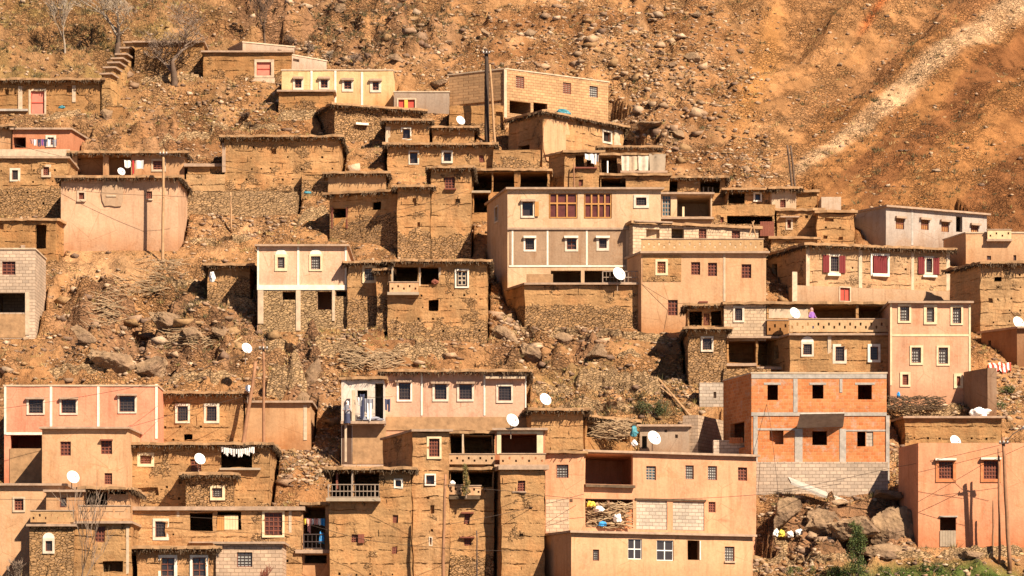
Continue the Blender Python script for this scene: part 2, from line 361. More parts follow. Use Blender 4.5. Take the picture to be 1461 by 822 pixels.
def h(name, label, x0, x1, yt, yb, yt2=None, L=None, R=None, Y=None, d=None, roof_='brush', col=(.50, .30, .13), m='mud', st=0.0, w=(), e=(), up=False, cat='house', amp=None, put=0, group=None, sink=1.5):
    Y = Y or Yrow(yb); zt = (YH-yt)/F*Y; zb = (YH-yb)/F*Y
    if yt2 is not None and abs(yt2-yt) <= 4: yt2 = None
    Yr = Y*(YH-yt)/(YH-(yt if yt2 is None else yt2))
    V2 = lambda x, y: Vector(((x-CX)/F*y, y))
    C = V2(x0, Y); Rp = V2(x1, Yr)
    d = d or min(max((yb-yt)*.073, 3.2), 8)
    if L: Lp = V2(L[0], L[2] if len(L) > 2 else Y*(YH-yt)/(YH-L[1])); LB = Lp; RB = Rp+(Lp-C)
    elif R: Sp = V2(R[0], R[2] if len(R) > 2 else Yr*(YH-(yt if yt2 is None else yt2))/(YH-R[1])); RB = Sp; LB = C+(Sp-Rp)
    else:
        dd = (Rp-C).normalized(); nb = Vector((-dd.y, dd.x)); LB = C+nb*d; RB = Rp+nb*d
    poly = [C, Rp, RB, LB]
    col = adj(col)
    root = thing(name, label, cat, (C.x, C.y, zb), math.atan2(Rp.y-C.y, Rp.x-C.x), group)
    fF, fR, fB, fL = Face(C, Rp), Face(Rp, RB), Face(RB, LB), Face(LB, C)
    faces = {'F': fF, 'R': fR, 'L': fL}; holes = {'F': [], 'R': [], 'L': []}
    th = 0
    if roof_: _, th = roof(root, poly, zt, roof_, col)
    z1 = zt-th; z0 = zb-(.25 if up else sink)
    if amp is None: amp = dict(mud=.10, stone=.12, plaster=.012, block=.0, brick=.0)[m]
    for q in w:
        fk = q[5] if len(q) > 5 else 'F'; f = faces[fk]; k = q[0]; r = q[1:5]
        if k in WK: window(root, f, k, r, holes[fk], col, 'door' if k in ('r', 'pi') else ('shutter' if k == 'o' else 'window'))
        elif k == 'd': holes[fk].append((*f.rect(*r), .75))
        elif k == 'D': holes[fk].append((*f.rect(*r), 1.6))
        elif k == 'L': u = f.rect(*r); holes[fk].append((u[0], u[1], u[2], min(u[3], z1-.06), 2.6))
        elif k == 'n': holes[fk].append((*f.rect(*r), .22))
    if put:      # putlog holes in rows, real recesses
        rr = random.Random(hash(label) % 1000 if False else len(label)*17+int(x0))
        z = zb+rr.uniform(.6, .9)
        while z < z1-.6:
            if rr.random() < put:
                u = rr.uniform(.4, 1.2)
                while u < fF.L-.3:
                    a = .045+rr.random()*.035; g = (u-a, u+a, z-a, z+a, .3)
                    if rr.random() < .7 and all(g[1] < hh[0]-.25 or g[0] > hh[1]+.25 or g[3] < hh[2]-.25 or g[2] > hh[3]+.25 for hh in holes['F']): holes['F'].append(g)
                    u += rr.uniform(.7, 1.5)
            z += .77
    mb = MB()
    for k, f in (('F', fF), ('R', fR), ('L', fL)): wall_face(mb, f, z0, z1, holes[k], amp, deep=((LB-C).length if k == 'F' else (Rp-C).length*.5))
    wall_face(mb, fB, z0, z1, [], 0)
    if not roof_: mb.quad(*[Vector((p.x, p.y, z1)) for p in poly])
    wo = mb.build('wall', m, root, color=col); wo['stone_h'] = float(st)
    for q in e: extra(root, faces, q, col, m)
    if not up: HOUSES.append((poly, zb, Y))
    return dict(root=root, faces=faces, zt=zt, zb=zb, Y=Y, poly=poly)

def extra(root, faces, q, col, m):
    k = q[0]; fk = 'F'
    if isinstance(q[-1], str) and q[-1] in ('@L', '@R'): fk = q[-1][1]; q = q[:-1]
    f = faces[fk]
    if k == 'pil':     # painted pier or band: x0,y0,x1,y1,mat,proud
        u0, u1, z0, z1 = f.rect(*q[1:5]); mb = MB(); f.box(mb, u0, u1, z0, z1, -.05, q[6] if len(q) > 6 else .035); mb.build('pilaster' if (z1-z0) > (u1-u0) else 'band', q[5], root)
    elif k == 'patch':
        u0, u1, z0, z1 = f.rect(*q[1:5]); mb = MB(); n = 14; c = [(u0+u1)/2, (z0+z1)/2]
        p = [(c[0]+(u1-u0)/2*max(-1, min(1, 1.25*math.cos(2*math.pi*i/n)))*U(.9, 1.08), c[1]+(z1-z0)/2*max(-1, min(1, 1.25*math.sin(2*math.pi*i/n)))*U(.9, 1.08)) for i in range(n)]
        for o in (.0, .09): mb.v += [f.p(a, b, o-.0) for a, b in p]
        mb.f.append(tuple(range(n, 2*n))); mb.f += [(i, (i+1) % n, n+(i+1) % n, n+i) for i in range(n)]; mb.build('plaster_patch', q[6] if len(q) > 6 else 'plaster', root, color=adj(q[5]))
    elif k == 'coat':  # x0,y0,x1,y1,color,mat,holes,proud: a skin of other masonry with the openings left free
        u0, u1, z0, z1 = f.rect(*q[1:5]); o = q[8]; g = Face(f.p(u0, 0, o).xy, f.p(u1, 0, o).xy); mb = MB()
        hs = [f.rect(*r) for r in q[7]]; wall_face(mb, g, z0, z1, [(r[0]-u0, r[1]-u0, r[2], r[3], o+.01) for r in hs], 0, 1.5, False)
        for uu in (0, g.L): mb.quad(g.p(uu, z0), g.p(uu, z0, -o-.02), g.p(uu, z1, -o-.02), g.p(uu, z1))
        mb.quad(g.p(0, z1), g.p(g.L, z1), g.p(g.L, z1, -o-.02), g.p(0, z1, -o-.02)); mb.build('wall_facing', q[6], root, color=adj(q[5]))
    elif k == 'slab':  # x0,x1,y,thickness px,out,mat
        u0, u1, z0, z1 = f.rect(q[1], q[3], q[2], q[3]+q[4]); mb = MB(); f.box(mb, u0, u1, z0, z1, -.15, q[5]); mb.build('ledge', q[6] if len(q) > 6 else 'slab', root)
    elif k == 'hood':
        u0, u1, z0, z1 = f.rect(q[1], q[3], q[2], q[3]+3); mb = MB(); f.box(mb, u0, u1, z0, z1, -.1, .22); mb.build('lintel', q[4] if len(q) > 4 else 'slab', root)
    elif k == 'post':  # x,y0,y1,w px,out,mat
        u0, u1, z0, z1 = f.rect(q[1]-q[4]/2, q[2], q[1]+q[4]/2, q[3]); mb = MB(); f.box(mb, u0, u1, z0, z1, q[5]-(u1-u0), q[5]); mb.build('post', q[6], root)
    elif k == 'rail':  # x0,y0,x1,y1,out, mat
        u0, u1, z0, z1 = f.rect(*q[1:5]); mb = MB(); mat = q[6] if len(q) > 6 else 'rail'; n = max(3, int((u1-u0)/.22))
        for i in range(n+1): u = u0+(u1-u0)*i/n; t = .035 if i % 6 == 0 else .014; f.box(mb, u-t, u+t, z0, z1, q[5]-t, q[5]+t)
        for z in (z0+.05, (z0+z1)/2, z1): f.box(mb, u0, u1, z-.025, z+.025, q[5]-.04, q[5]+.04)
        mb.build('railing', mat, root)
    elif k == 'para':  # pierced parapet x0,y0,x1,y1,out,color,material
        u0, u1, z0, z1 = f.rect(*q[1:5]); o = q[5]; g = Face((f.p(u0, 0, o)).xy, (f.p(u1, 0, o)).xy); hs = []
        n = max(3, int((u1-u0)/.33)); H = z1-z0
        for i in range(n):
            c = (u1-u0)*(i+.5)/n
            if i % 2: hs.append((c-.055, c+.055, z0+H*.50, z0+H*.74, .16))
            else: hs.append((c-.055, c+.055, z0+H*.26, z0+H*.48, .16))
        mb = MB(); wall_face(mb, g, z0, z1, hs, 0, 3, False)
        g2 = Face(g.p(0, 0, -.16).xy, g.p(g.L, 0, -.16).xy); wall_face(mb, g2, z0, z1, [(*h_[:4], .001) for h_ in hs], 0, 3, False)
        for uu in (0, g.L): mb.quad(g.p(uu, z0), g.p(uu, z0, -.16), g.p(uu, z1, -.16), g.p(uu, z1))
        mb.quad(g.p(0, z1), g.p(g.L, z1), g.p(g.L, z1, -.16), g.p(0, z1, -.16)); mb.quad(g.p(0, z0), g.p(g.L, z0), g.p(g.L, z0, -.16), g.p(0, z0, -.16))
        mb.build('pierced_parapet', q[7] if len(q) > 7 else 'plaster', root, color=adj(q[6]))
        mb = MB(); f.box(mb, u0-.05, u1+.05, z1+.002, z1+.06, o-.2, o+.04); mb.build('coping', 'slab', root)
    elif k == 'boards':  # plank shutter or board: x0,y0,x1,y1,mat,out
        u0, u1, z0, z1 = f.rect(*q[1:5]); mb = MB(); n = max(2, int((u1-u0)/.14)); o = q[6] if len(q) > 6 else .04
        for i in range(n): a = u0+(u1-u0)*i/n; f.box(mb, a, a+(u1-u0)/n*.94, z0+U(0, .01), z1-U(0, .01), o-.03, o+U(0, .008))
        mb.build('shutter', q[5], root)
    elif k == 'arch':   # pointed or round head above a window
        u0, u1, z0, z1 = f.rect(*q[1:5]); mb = MB(); n = 10; pts = []
        for i in range(n+1):
            a = math.pi*i/n; pts.append(((u0+u1)/2-(u1-u0)/2*math.cos(a), z0+(z1-z0)*math.sin(a)))
        for o in (.045, -.02): mb.v += [f.p(a, b, o) for a, b in pts]
        mb.f.append(tuple(range(n+1))[::-1]); mb.f += [(i, i+1, n+2+i, n+1+i) for i in range(n)]; mb.build('arched_head', q[5], root)
    elif k == 'mull':   # big frame bars: x0,y0,x1,y1,[xs],[ys],mat
        u0, u1, z0, z1 = f.rect(*q[1:5]); mb = MB(); t = .05
        for x in q[5]: u = f.unproj(x, q[2])[0]; f.box(mb, u-t, u+t, z0, z1, -.10, -.02)
        for y in q[6]: z = f.unproj((q[1]+q[3])/2, y)[1]; f.box(mb, u0, u1, z-t, z+t, -.102, -.018)
        for a, b in ((u0, u0+t), (u1-t, u1)): f.box(mb, a, b, z0, z1, -.104, -.014)
        f.box(mb, u0+t, u1-t, z0, z0+t*1.3, -.104, -.016); mb.build('window_frame', q[7], root)
MUD, MUD2, MUD3 = (.545, .335, .155), (.485, .28, .118), (.59, .39, .20)
TAN, TAN2, ORG, SAL, PNK, CRM = (.72, .47, .275), (.65, .41, .225), (.78, .43, .255), (.80, .42, .28), (.76, .50, .36), (.74, .555, .36)
GRY, GRYB, WHT, BGE = (.50, .42, .34), (.60, .49, .39), (.82, .76, .68), (.46, .33, .22)
MH, PH, CH, SW = 'mud_house', 'plaster_house', 'concrete_house', 'stone_wall'
# ---- top rows
h(MH, 'long low mud house with a pink door under a grassy roof, left edge', -12, 144, 113, 162, roof_='brush', col=MUD2, put=.3, w=[('pi', 41, 127, 66, 165), ('n', 7, 127, 12, 135), ('n', 95, 122, 102, 132)], e=[('pil', 26, 123, 32, 158, 'pale'), ('pil', 103, 122, 108, 146, 'pale'), ('slab', -10, 40, 156, 3, .2, 'concrete')])
h(MH, 'low mud terrace house behind the largest bare tree', 192, 290, 59, 100, roof_='slab', col=MUD2, st=1.3)
h(MH, 'flat mud house with one half red window above rubble, behind the cream house', 290, 416, 73, 112, roof_='slab', col=MUD2, st=.3, w=[('pi', 363, 85, 391, 111)], e=[('pil', 350, 111, 392, 127, 'pale', .03)])
h(CH, 'long whitish flat shed behind the half red window', 346, 420, 59, 84, yt2=66, roof_='parapet', col=GRYB, m='plaster', w=[('n', 396, 71, 402, 75)])
h(CH, 'small whitish block shed at the back corner of the cream house', 416, 466, 77, 112, yt2=86, roof_='parapet', col=GRYB, m='plaster', w=[('n', 418, 84, 427, 88)])
h(PH, 'cream yellow house with four white framed windows in a row', 402, 561, 99, 151, yt2=102, roof_='parapet', col=(.88, .66, .36), m='plaster', w=[('w2', 418, 110, 433, 129), ('w2', 455, 111, 470, 128), ('w2', 488, 112, 504, 131), ('w2', 528, 113, 544, 132)], e=[('pil', 443, 101, 446, 150, 'white'), ('pil', 477, 101, 480, 150, 'white'), ('pil', 515, 103, 518, 150, 'white'), ('hood', 418, 433, 110), ('hood', 454, 471, 110), ('hood', 487, 505, 112), ('hood', 527, 545, 113)])
h(MH, 'low brown mud shed in front of the cream house', 398, 476, 129, 158, yt2=127, Y=245.4, d=2.6, roof_='slab', col=MUD2, st=.4)
h(CH, 'grey concrete yard wall with a red double door, right of the cream house', 562, 641, 130, 160, yt2=126, roof_='parapet', col=GRY, m='plaster', d=4, w=[('r', 566, 140, 594, 156)], e=[('pil', 577, 142, 582, 155, 'yellowpaint', .03)])
h('block_house', 'large unplastered block building at the top of the village with an open gap beneath', 721, 868, 97, 170, yt2=116, L=(640, 106), roof_='parapet', col=(.66, .43, .235), m='block', w=[('lb', 736, 109, 748, 126), ('lb', 803, 118, 815, 134), ('g', 841, 123, 853, 139), ('D', 727, 145, 757, 163), ('D', 761, 147, 781, 163), ('n', 655, 146, 716, 150, 'L')], e=[('pil', 719, 99, 723, 168, 'pale', .03)])
h(MH, 'rough mud and rubble base wall behind the tall dark pole', 641, 719, 151, 190, Y=243.2, d=2.5, roof_=None, col=MUD2, st=.6, w=[('n', 708, 160, 718, 186)])
# ---- left, second row
h(PH, 'salmon pink house with washing hung across its front, near the left edge', 18, 101, 183, 232, R=(130, 201), roof_='slab', col=(.66, .30, .17), m='plaster', w=[('d', 19, 196, 37, 211), ('w2', 65, 193, 80, 210)], e=[('pil', -2, 213, 100, 223, 'pale', .02)])
h(PH, 'tan house end at the left edge beside the salmon pink house', -14, 17, 179, 230, roof_='brush', col=TAN2, m='plaster')
h(MH, 'mud house with two small white framed windows over a rubble base at the left edge', -12, 97, 224, 308, roof_='slab', col=MUD, st=2.0, put=.9, w=[('w', 14, 240, 29, 259), ('b', 59, 235, 73, 253)])
h(MH, 'mud house with two dark open bays and a shared pillar, above the big plaster house', 103, 263, 217, 263, yt2=219, R=(268, 224), roof_='brush', col=TAN2, m='plaster', w=[('L', 110, 221, 147, 250), ('L', 155, 221, 187, 250), ('b', 216, 227, 237, 245)])
h(PH, 'big blank rose plaster house with three tiny windows, behind the tall pale pole', 87, 254, 252, 356, yt2=254, R=(270, 272), roof_='brush', col=(.74, .50, .33), m='plaster', d=7.5, w=[('b', 110, 272, 123, 287), ('p', 158, 266, 165, 279), ('p', 209, 273, 217, 284)], e=[('patch', 145, 258, 177, 295, (.58, .42, .28)), ('slab', 110, 122, 286, 2, .12, 'pale'), ('slab', 152, 166, 279, 2, .14, 'pale'), ('slab', 208, 218, 284, 2, .12, 'pale')])
h('lean_to', 'little lean-to with a flat roof strip beside the rose plaster house', 267, 316, 234, 250, roof_='thick', col=MUD, Y=235, d=2.5, w=[('n', 300, 241, 308, 249)])
h(MH, 'long windowless mud building with a deep brush eave in the upper left of the village', 320, 484, 194, 274, yt2=197, roof_='brush', col=MUD, put=.95, st=.4, w=[('n', 387, 212, 394, 220)], e=[('pil', 317, 204, 322, 246, 'slab', .05)])
h(MH, 'low mud yard wall joined to the left of the long windowless building', 266, 321, 249, 276, Y=233.6, d=2, roof_=None, col=MUD3, put=.7)
h(SW, 'broad dry stone retaining wall below the long windowless mud building', 268, 424, 273, 308, Y=231.4, d=2.6, roof_=None, col=(.56, .38, .2), m='stone')
h(MH, 'half ruined rubble walled house with a ragged roof below the cream house', 477, 600, 148, 198, yt2=157, roof_='brush', col=MUD, st=2.4, w=[('n', 508, 176, 518, 180), ('n', 549, 159, 553, 163)], e=[('slab', 506, 524, 176, 3, .3, 'white')])
h(MH, 'tiny mud house with one white framed window, below the grey yard wall', 550, 612, 171, 203, roof_='brush', col=MUD, Y=240.4, w=[('wd', 572, 182, 587, 200)], e=[('pil', 550, 181, 557, 203, 'pale', .02)])
h(MH, 'lowest part roof hut with a white corner below the oval dish', 616, 677, 181, 204, Y=240.8, roof_='brush', col=MUD, yt2=182, e=[('pil', 664, 192, 676, 203, 'white', .02)])
h(MH, 'mud house with two thick white window surrounds and a long brush eave', 553, 704, 205, 249, yt2=207, roof_='brush', col=MUD, w=[('wd', 583, 215, 598, 235), ('wd', 630, 215, 646, 233), ('p', 684, 221, 691, 231)])
h(MH, 'small whitewash stained mud shed under a straight brush eave', 468, 550, 246, 278, Y=233, roof_='brush', col=(.68, .48, .27), m='plaster', yt2=248)
h(MH, 'mud house with a dark doorway below the whitewash stained shed', 470, 569, 276, 347, yt2=271, roof_='brush', col=MUD, Y=227.6, st=1.6, w=[('D', 474, 297, 495, 311), ('d', 532, 288, 544, 299)], e=[('boards', 477, 311, 493, 325, 'orangewood'), ('pil', 473, 296, 475, 326, 'redwood', .05), ('pil', 494, 296, 496, 326, 'redwood', .05)])
h(MH, 'tall blank mud tower house with an open cross barred window near its top right', 615, 672, 238, 368, Y=225.4, roof_='brush', col=MUD, st=1.6, put=.25, d=7, w=[('p', 635, 253, 649, 269), ('n', 650, 284, 657, 289)], e=[('slab', 634, 651, 269, 2, .2, 'redwood')])
h(MH, 'lower blank wing on the left of the tall mud tower house', 567, 614, 265, 368, Y=225.1, roof_='brush', col=MUD, st=1.8, d=6, w=[('n', 588, 283, 594, 294), ('n', 596, 317, 600, 323)])
h(MH, 'open fronted mud house with deep dark bays above the big two tone house', 674, 784, 241, 318, yt2=238, roof_='earth', col=MUD2, Y=229.6, w=[('L', 675, 243, 702, 273), ('L', 704, 243, 734, 273), ('L', 743, 244, 781, 268), ('L', 676, 276, 697, 303)], e=[('slab', 672, 700, 273, 3, .35, 'greywood')])
h(MH, 'large mud house with a pale plastered corner strip below the open block building', 774, 889, 158, 237, yt2=180, L=(726, 171), roof_='brush', col=(.58, .36, .175), w=[('p', 793, 176, 799, 187), ('wd', 859, 186, 873, 205), ('n', 823, 173, 831, 179), ('D', 740, 207, 755, 233, 'L')], e=[('patch', 774, 172, 811, 232, TAN), ('pil', 876, 186, 888, 215, 'pale', .02)])
h(MH, 'slim mud tower with broken upper openings and a white cloth', 805, 855, 215, 296, Y=231.4, L=(783, 220), roof_='earth', col=MUD, w=[('D', 821, 221, 833, 239), ('D', 837, 222, 848, 238), ('p', 826, 257, 832, 266)], e=[('slab', 818, 852, 239, 2, .25, 'redwood')])
h('shack', 'shack walled with white and brown sheets right of the slim mud tower', 857, 950, 219, 250, yt2=221, Y=233.6, d=3, roof_='earth', col=(.44, .28, .16), up=True, sink=.3, w=[('L', 858, 223, 881, 248)], e=[('pil', 866, 230, 868, 249, 'clothwhite', .1), ('slab', 885, 952, 245, 3, .5, 'slab')])
h(MH, 'low hump roofed mud room behind the sheet walled shack', 858, 938, 209, 240, Y=236.5, d=3, roof_='brush', col=MUD3)
h(MH, 'mud house with a black opening under the sheet walled shack', 857, 955, 248, 300, Y=232.0, roof_='earth', col=MUD, w=[('L', 858, 254, 893, 268)])
h(MH, 'mud house with ragged black openings and thin slats, behind the terrace room', 893, 1034, 252, 300, yt2=254, Y=232.6, roof_='brush', col=MUD, w=[('D', 955, 258, 967, 275), ('L', 999, 256, 1027, 276)], e=[('post', 1004, 266, 278, 1.5, -.3, 'greywood'), ('post', 1011, 266, 278, 1.5, -.3, 'greywood'), ('post', 1017, 266, 278, 1.5, -.3, 'greywood')])
h(MH, 'small stone and mud house with a white framed window beside a black porch', 1037, 1099, 269, 306, yt2=268, Y=230.8, roof_='brush', col=MUD, st=.9, w=[('wd', 1075, 274, 1087, 288), ('L', 1039, 275, 1062, 290)])
h(PH, 'tiny whitewashed house with one little window near the far pole', 1101, 1136, 268, 304, Y=230.5, L=(1094, 271), roof_='brush', col=(.80, .66, .48), m='plaster', w=[('p', 1113, 285, 1121, 296)])
h(MH, 'brown mud room at the right side of the tiny whitewashed house', 1136, 1165, 272, 306, Y=231.5, roof_='earth', col=MUD2, d=4)
h(MH, 'mud house with a round hole and a tiny framed window below the whitewashed house', 1108, 1172, 298, 352, Y=227.8, roof_='earth', col=MUD, w=[('b', 1121, 311, 1131, 328), ('n', 1149, 308, 1153, 312)], e=[('slab', 1113, 1140, 309, 2, .3, 'slab')])
h(MH, 'rubble walled house with a long low black opening below the small stone house', 1016, 1106, 292, 352, Y=227.0, roof_=None, col=MUD, st=1.8, w=[('L', 1038, 308, 1103, 320), ('p', 1028, 310, 1033, 318)], e=[('boards', 1084, 317, 1104, 338, 'redwood', .35)])
h(MH, 'crumbling mud house with two small openings left of the grey concrete house', 1166, 1219, 301, 356, Y=226.5, roof_='earth', col=MUD, w=[('n', 1177, 311, 1189, 317), ('n', 1176, 336, 1181, 341), ('n', 1196, 337, 1203, 341)], put=.4)
h('ruin', 'broken wall with a white plastered gable behind the crumbling mud house', 1172, 1200, 281, 306, Y=229.5, d=2.5, roof_=None, col=(.74, .64, .52), m='plaster')
h(CH, 'grey concrete house with orange wooden window grilles on the right', 1264, 1408, 293, 354, yt2=305, L=(1219, 302), roof_='slab', col=(.52, .47, .42), m='plaster', w=[('ww', 1278, 310, 1290, 327), ('ww', 1314, 312, 1325, 328), ('ww', 1343, 314, 1354, 331), ('D', 1364, 309, 1373, 331), ('ww', 1385, 319, 1396, 332)], e=[('hood', 1277, 1292, 309), ('hood', 1312, 1327, 311), ('hood', 1341, 1356, 314), ('hood', 1384, 1398, 319), ('pil', 1300, 297, 1303, 350, 'concrete', .02)])
h(PH, 'plaster house with a small pierced cream parapet at the right edge', 1378, 1475, 331, 387, yt2=334, L=(1346, 341), roof_='parapet', col=TAN, m='plaster', w=[('g', 1408, 365, 1414, 371), ('g', 1446, 364, 1450, 373)], e=[('para', 1408, 329, 1442, 342, .3, (.86, .7, .42)), ('slab', 1407, 1443, 342, 3, .35)])
h(MH, 'tall mud house with a black shaded flank at the right edge', 1399, 1480, 374, 477, yt2=377, L=(1356, 384), roof_='brush', col=MUD3, put=1.0, w=[('d', 1419, 395, 1429, 401), ('n', 1410, 425, 1416, 432)])
h(MH, 'wide mud house with maroon shutters and pale concrete piers', 1150, 1356, 348, 432, yt2=355, L=(1095, 364), roof_='brush', col=(.60, .41, .235), put=.7, d=8, w=[('w', 1182, 363, 1199, 391), ('w', 1318, 366, 1333, 392), ('w', 1242, 362, 1269, 394), ('D', 1102, 376, 1109, 412, 'L')],
  e=[('boards', 1174, 364, 1183, 389, 'maroon', .07), ('boards', 1197, 365, 1206, 390, 'maroon', .07), ('boards', 1246, 365, 1265, 390, 'maroon', .07), ('boards', 1310, 367, 1319, 391, 'maroon', .07), ('boards', 1331, 368, 1340, 392, 'maroon', .07),
     ('pil', 1150, 355, 1155, 430, 'pale', .03), ('pil', 1225, 357, 1230, 415, 'pale', .03), ('pil', 1300, 358, 1304, 415, 'pale', .03), ('pil', 1350, 360, 1355, 415, 'pale', .03), ('slab', 1180, 1198, 391, 3, .2, 'white'), ('slab', 1244, 1268, 392, 3, .2, 'white'), ('slab', 1316, 1336, 393, 3, .2, 'white')])
h('yard_wall', 'low plaster yard wall with a red gate in front of the maroon shuttered house', 1137, 1356, 407, 434, yt2=416, Y=217.6, d=1.4, roof_=None, col=(.62, .46, .31), m='plaster', w=[('r', 1197, 409, 1214, 431)], e=[('pil', 1130, 388, 1137, 433, 'pale', .06)])
# ---- centre
h('two_tone_house', 'big two tone house with large yellow framed windows over a grey lower storey', 724, 943, 268, 432, yt2=267, L=(695, 290), roof_='slab', col=CRM, m='plaster', w=[('wd', 743, 285, 763, 311), ('mg', 783, 276, 824, 312), ('mg', 833, 276, 873, 312), ('w', 904, 278, 926, 297), ('w', 747, 337, 765, 359), ('w2', 806, 337, 825, 359), ('w', 851, 337, 869, 358), ('L', 786, 386, 829, 404), ('L', 834, 386, 888, 404), ('wd', 706, 294, 711, 318, 'L')],
  e=[('mull', 784, 277, 823, 311, [795, 809], [290], 'orangewood'), ('mull', 834, 277, 872, 311, [844, 854, 863], [291], 'orangewood'), ('boards', 763, 288, 769, 309, 'orangewood', .1), ('hood', 743, 764, 285), ('slab', 724, 897, 325, 3, .12, 'slab'),
     ('hood', 747, 765, 337, 'white'), ('hood', 805, 825, 337, 'white'), ('hood', 850, 870, 337, 'white'), ('pil', 780, 328, 782.5, 379, 'white'), ('pil', 836, 328, 838.5, 379, 'white'), ('pil', 730, 328, 732.5, 379, 'white'), ('pil', 726, 378.5, 892, 381, 'white', .04), ('coat', 726.5, 328.5, 893, 378, BGE, 'plaster', [(747, 337, 765, 359), (806, 337, 825, 359), (851, 337, 869, 358)], .022)])
h(SW, 'mud terrace block with a rubble base carrying a railing, under the two tone house', 749, 914, 404, 467, Y=216.4, L=(724, 412), roof_='slab', col=MUD, m='mud', st=1.3, put=.6, up=False, e=[('rail', 860, 387, 912, 404, -.1), ('pil', 751, 391, 789, 404, 'earth', -.3)])
h('block_house', 'pale block penthouse with four dark openings behind the pierced parapet', 903, 1082, 316, 372, yt2=324, Y=218.6, L=(891, 321), roof_='earth', col=(.78, .62, .44), m='block', up=True, sink=1, w=[('d', 922, 327, 941, 340), ('d', 958, 326, 976, 341), ('p', 997, 327, 1008, 342), ('p', 1044, 329, 1056, 344)], e=[('slab', 903, 958, 316, 2, .3)])
h(PH, 'tan plaster house with reddish grilles below a long pierced parapet', 915, 1093, 359, 474, yt2=362, L=(895, 367), roof_='slab', col=TAN, m='plaster', d=7, w=[('co', 935, 370, 953, 393), ('p', 986, 374, 999, 392), ('p', 1010, 375, 1023, 394), ('p', 1058, 377, 1072, 397), ('p', 953, 428, 967, 450)],
  e=[('para', 915, 342, 1089, 359, .15, (.62, .42, .22)), ('coat', 917, 364, 972, 402, MUD, 'mud', [(935, 370, 953, 393)], .02), ('slab', 997, 1010, 430, 2, .1, 'redwood'), ('pil', 1032, 362, 1035, 430, 'pale', .03)])
h('terrace_room', 'open terrace room with green glass door, right of the two tone house', 944, 1016, 275, 330, Y=222.5, roof_='slab', col=CRM, m='plaster', up=True, sink=3, w=[('gb', 945, 279, 957, 308), ('L', 966, 279, 1014, 309)], e=[('post', 975, 295, 310, 3, .0, 'cream'), ('slab', 940, 1018, 311, 3, .5)])
h(PH, 'pale pink two window house raised on rubble walls and piers, in the centre left', 367, 495, 349, 472, roof_='slab', col=(.86, .60, .42), m='plaster', w=[('cw', 392, 363, 410, 387), ('cw', 441, 363, 460, 387), ('D', 403, 416, 422, 428), ('D', 453, 416, 473, 442), ('D', 479, 415, 494, 423)],
  e=[('arch', 393, 356, 409, 363.3, 'white'), ('arch', 442, 356, 459, 363.3, 'white'), ('pil', 424, 352, 427, 408, 'white'), ('pil', 367, 352, 369.5, 414, 'white'), ('pil', 492, 352, 494.5, 414, 'white'), ('pil', 367, 407, 495, 414, 'white', .10), ('pil', 368, 414.5, 376, 462, 'pale', .09), ('pil', 422.3, 414.5, 429, 472, 'pale', .09), ('pil', 474, 414.5, 478, 458, 'pale', .09), ('coat', 368.5, 414.6, 494.5, 474, (.60, .42, .22), 'stone', [(403, 416, 422, 428), (453, 416, 473, 442), (479, 415.5, 493.8, 423)], .04)])
h(MH, 'low rounded mud hut left of the pale pink house with a white sack by it', 296, 357, 377, 432, Y=218.5, roof_='brush', col=MUD, st=1.4)
h(MH, 'narrow mud house with one barred cream window between the pale pink and the balcony house', 496, 549, 373, 474, Y=215.6, roof_='brush', col=MUD, st=2.3, w=[('cw', 517, 379, 537, 404)])
h(MH, 'central mud house with two dark balcony bays and a white framed window', 553, 695, 371, 489, yt2=370, roof_='brush', col=MUD, st=1.3, put=.6, d=7, w=[('L', 560, 381, 596, 404), ('L', 600, 381, 626, 406), ('wd', 649, 384, 669, 411), ('d', 613, 428, 626, 442)],
  e=[('para', 556, 404, 597, 418, .35, TAN), ('slab', 553, 598, 418, 4, .5, 'greywood'), ('pil', 598, 382, 600, 408, 'pale'), ('pil', 626, 382, 629, 408, 'pale'), ('post', 560, 381, 404, 2.4, .3, 'greywood'), ('mull', 653, 388, 665, 407, [659], [394, 400], 'greywood')])
# ---- right of centre
h('block_room', 'pale block room with a bluish barred window hanging over a dark void', 1033, 1093, 431, 481, Y=210.8, d=3, roof_='earth', col=(.78, .62, .44), m='block', up=True, sink=.25, w=[('w', 1046, 437, 1062, 460)])
h('brush_shed', 'brush roofed shed with an orange door on top of a small mud house', 982, 1032, 434, 468, Y=211.4, d=3, roof_='brush', col=MUD, up=True, w=[('L', 984, 444, 1002, 464), ('ww', 1004, 447, 1013, 463), ('L', 1015, 444, 1030, 464)])
h(MH, 'small stony mud house with one white window standing below the brush shed', 982, 1036, 467, 547, roof_='brush', col=MUD, st=2.6, w=[('w', 1000, 480, 1018, 502)])
h(MH, 'dark open undercroft with a ledge between the small stony house and the arched window house', 1037, 1128, 480, 528, Y=210.7, roof_='slab', col=MUD2, w=[('L', 1040, 483, 1078, 518), ('L', 1081, 483, 1125, 522)], e=[('slab', 1033, 1079, 519, 4, .35), ('slab', 1079, 1126, 524, 4, .35)])
h(SW, 'rubble retaining wall under the dark open undercroft', 1032, 1100, 526, 560, Y=209.6, d=1, roof_=None, col=MUD, m='stone')
h('yard_wall', 'stepped grey block wall left of the raw brick house, upper tier', 998, 1034, 546, 576, Y=207.6, d=1, roof_=None, col=(.66, .58, .48), m='block', w=[('n', 1018, 559, 1022, 568)])
h('yard_wall', 'stepped grey block wall left of the raw brick house, lower tier', 996, 1040, 592, 646, yt2=602, Y=201.9, d=1, roof_=None, col=(.60, .48, .36), m='block')
h('yard_wall', 'small grey block wall carrying a stack of red bricks beside the raw brick house', 1018, 1062, 628, 660, yt2=632, Y=200.2, d=1, roof_=None, col=(.66, .56, .46), m='block')
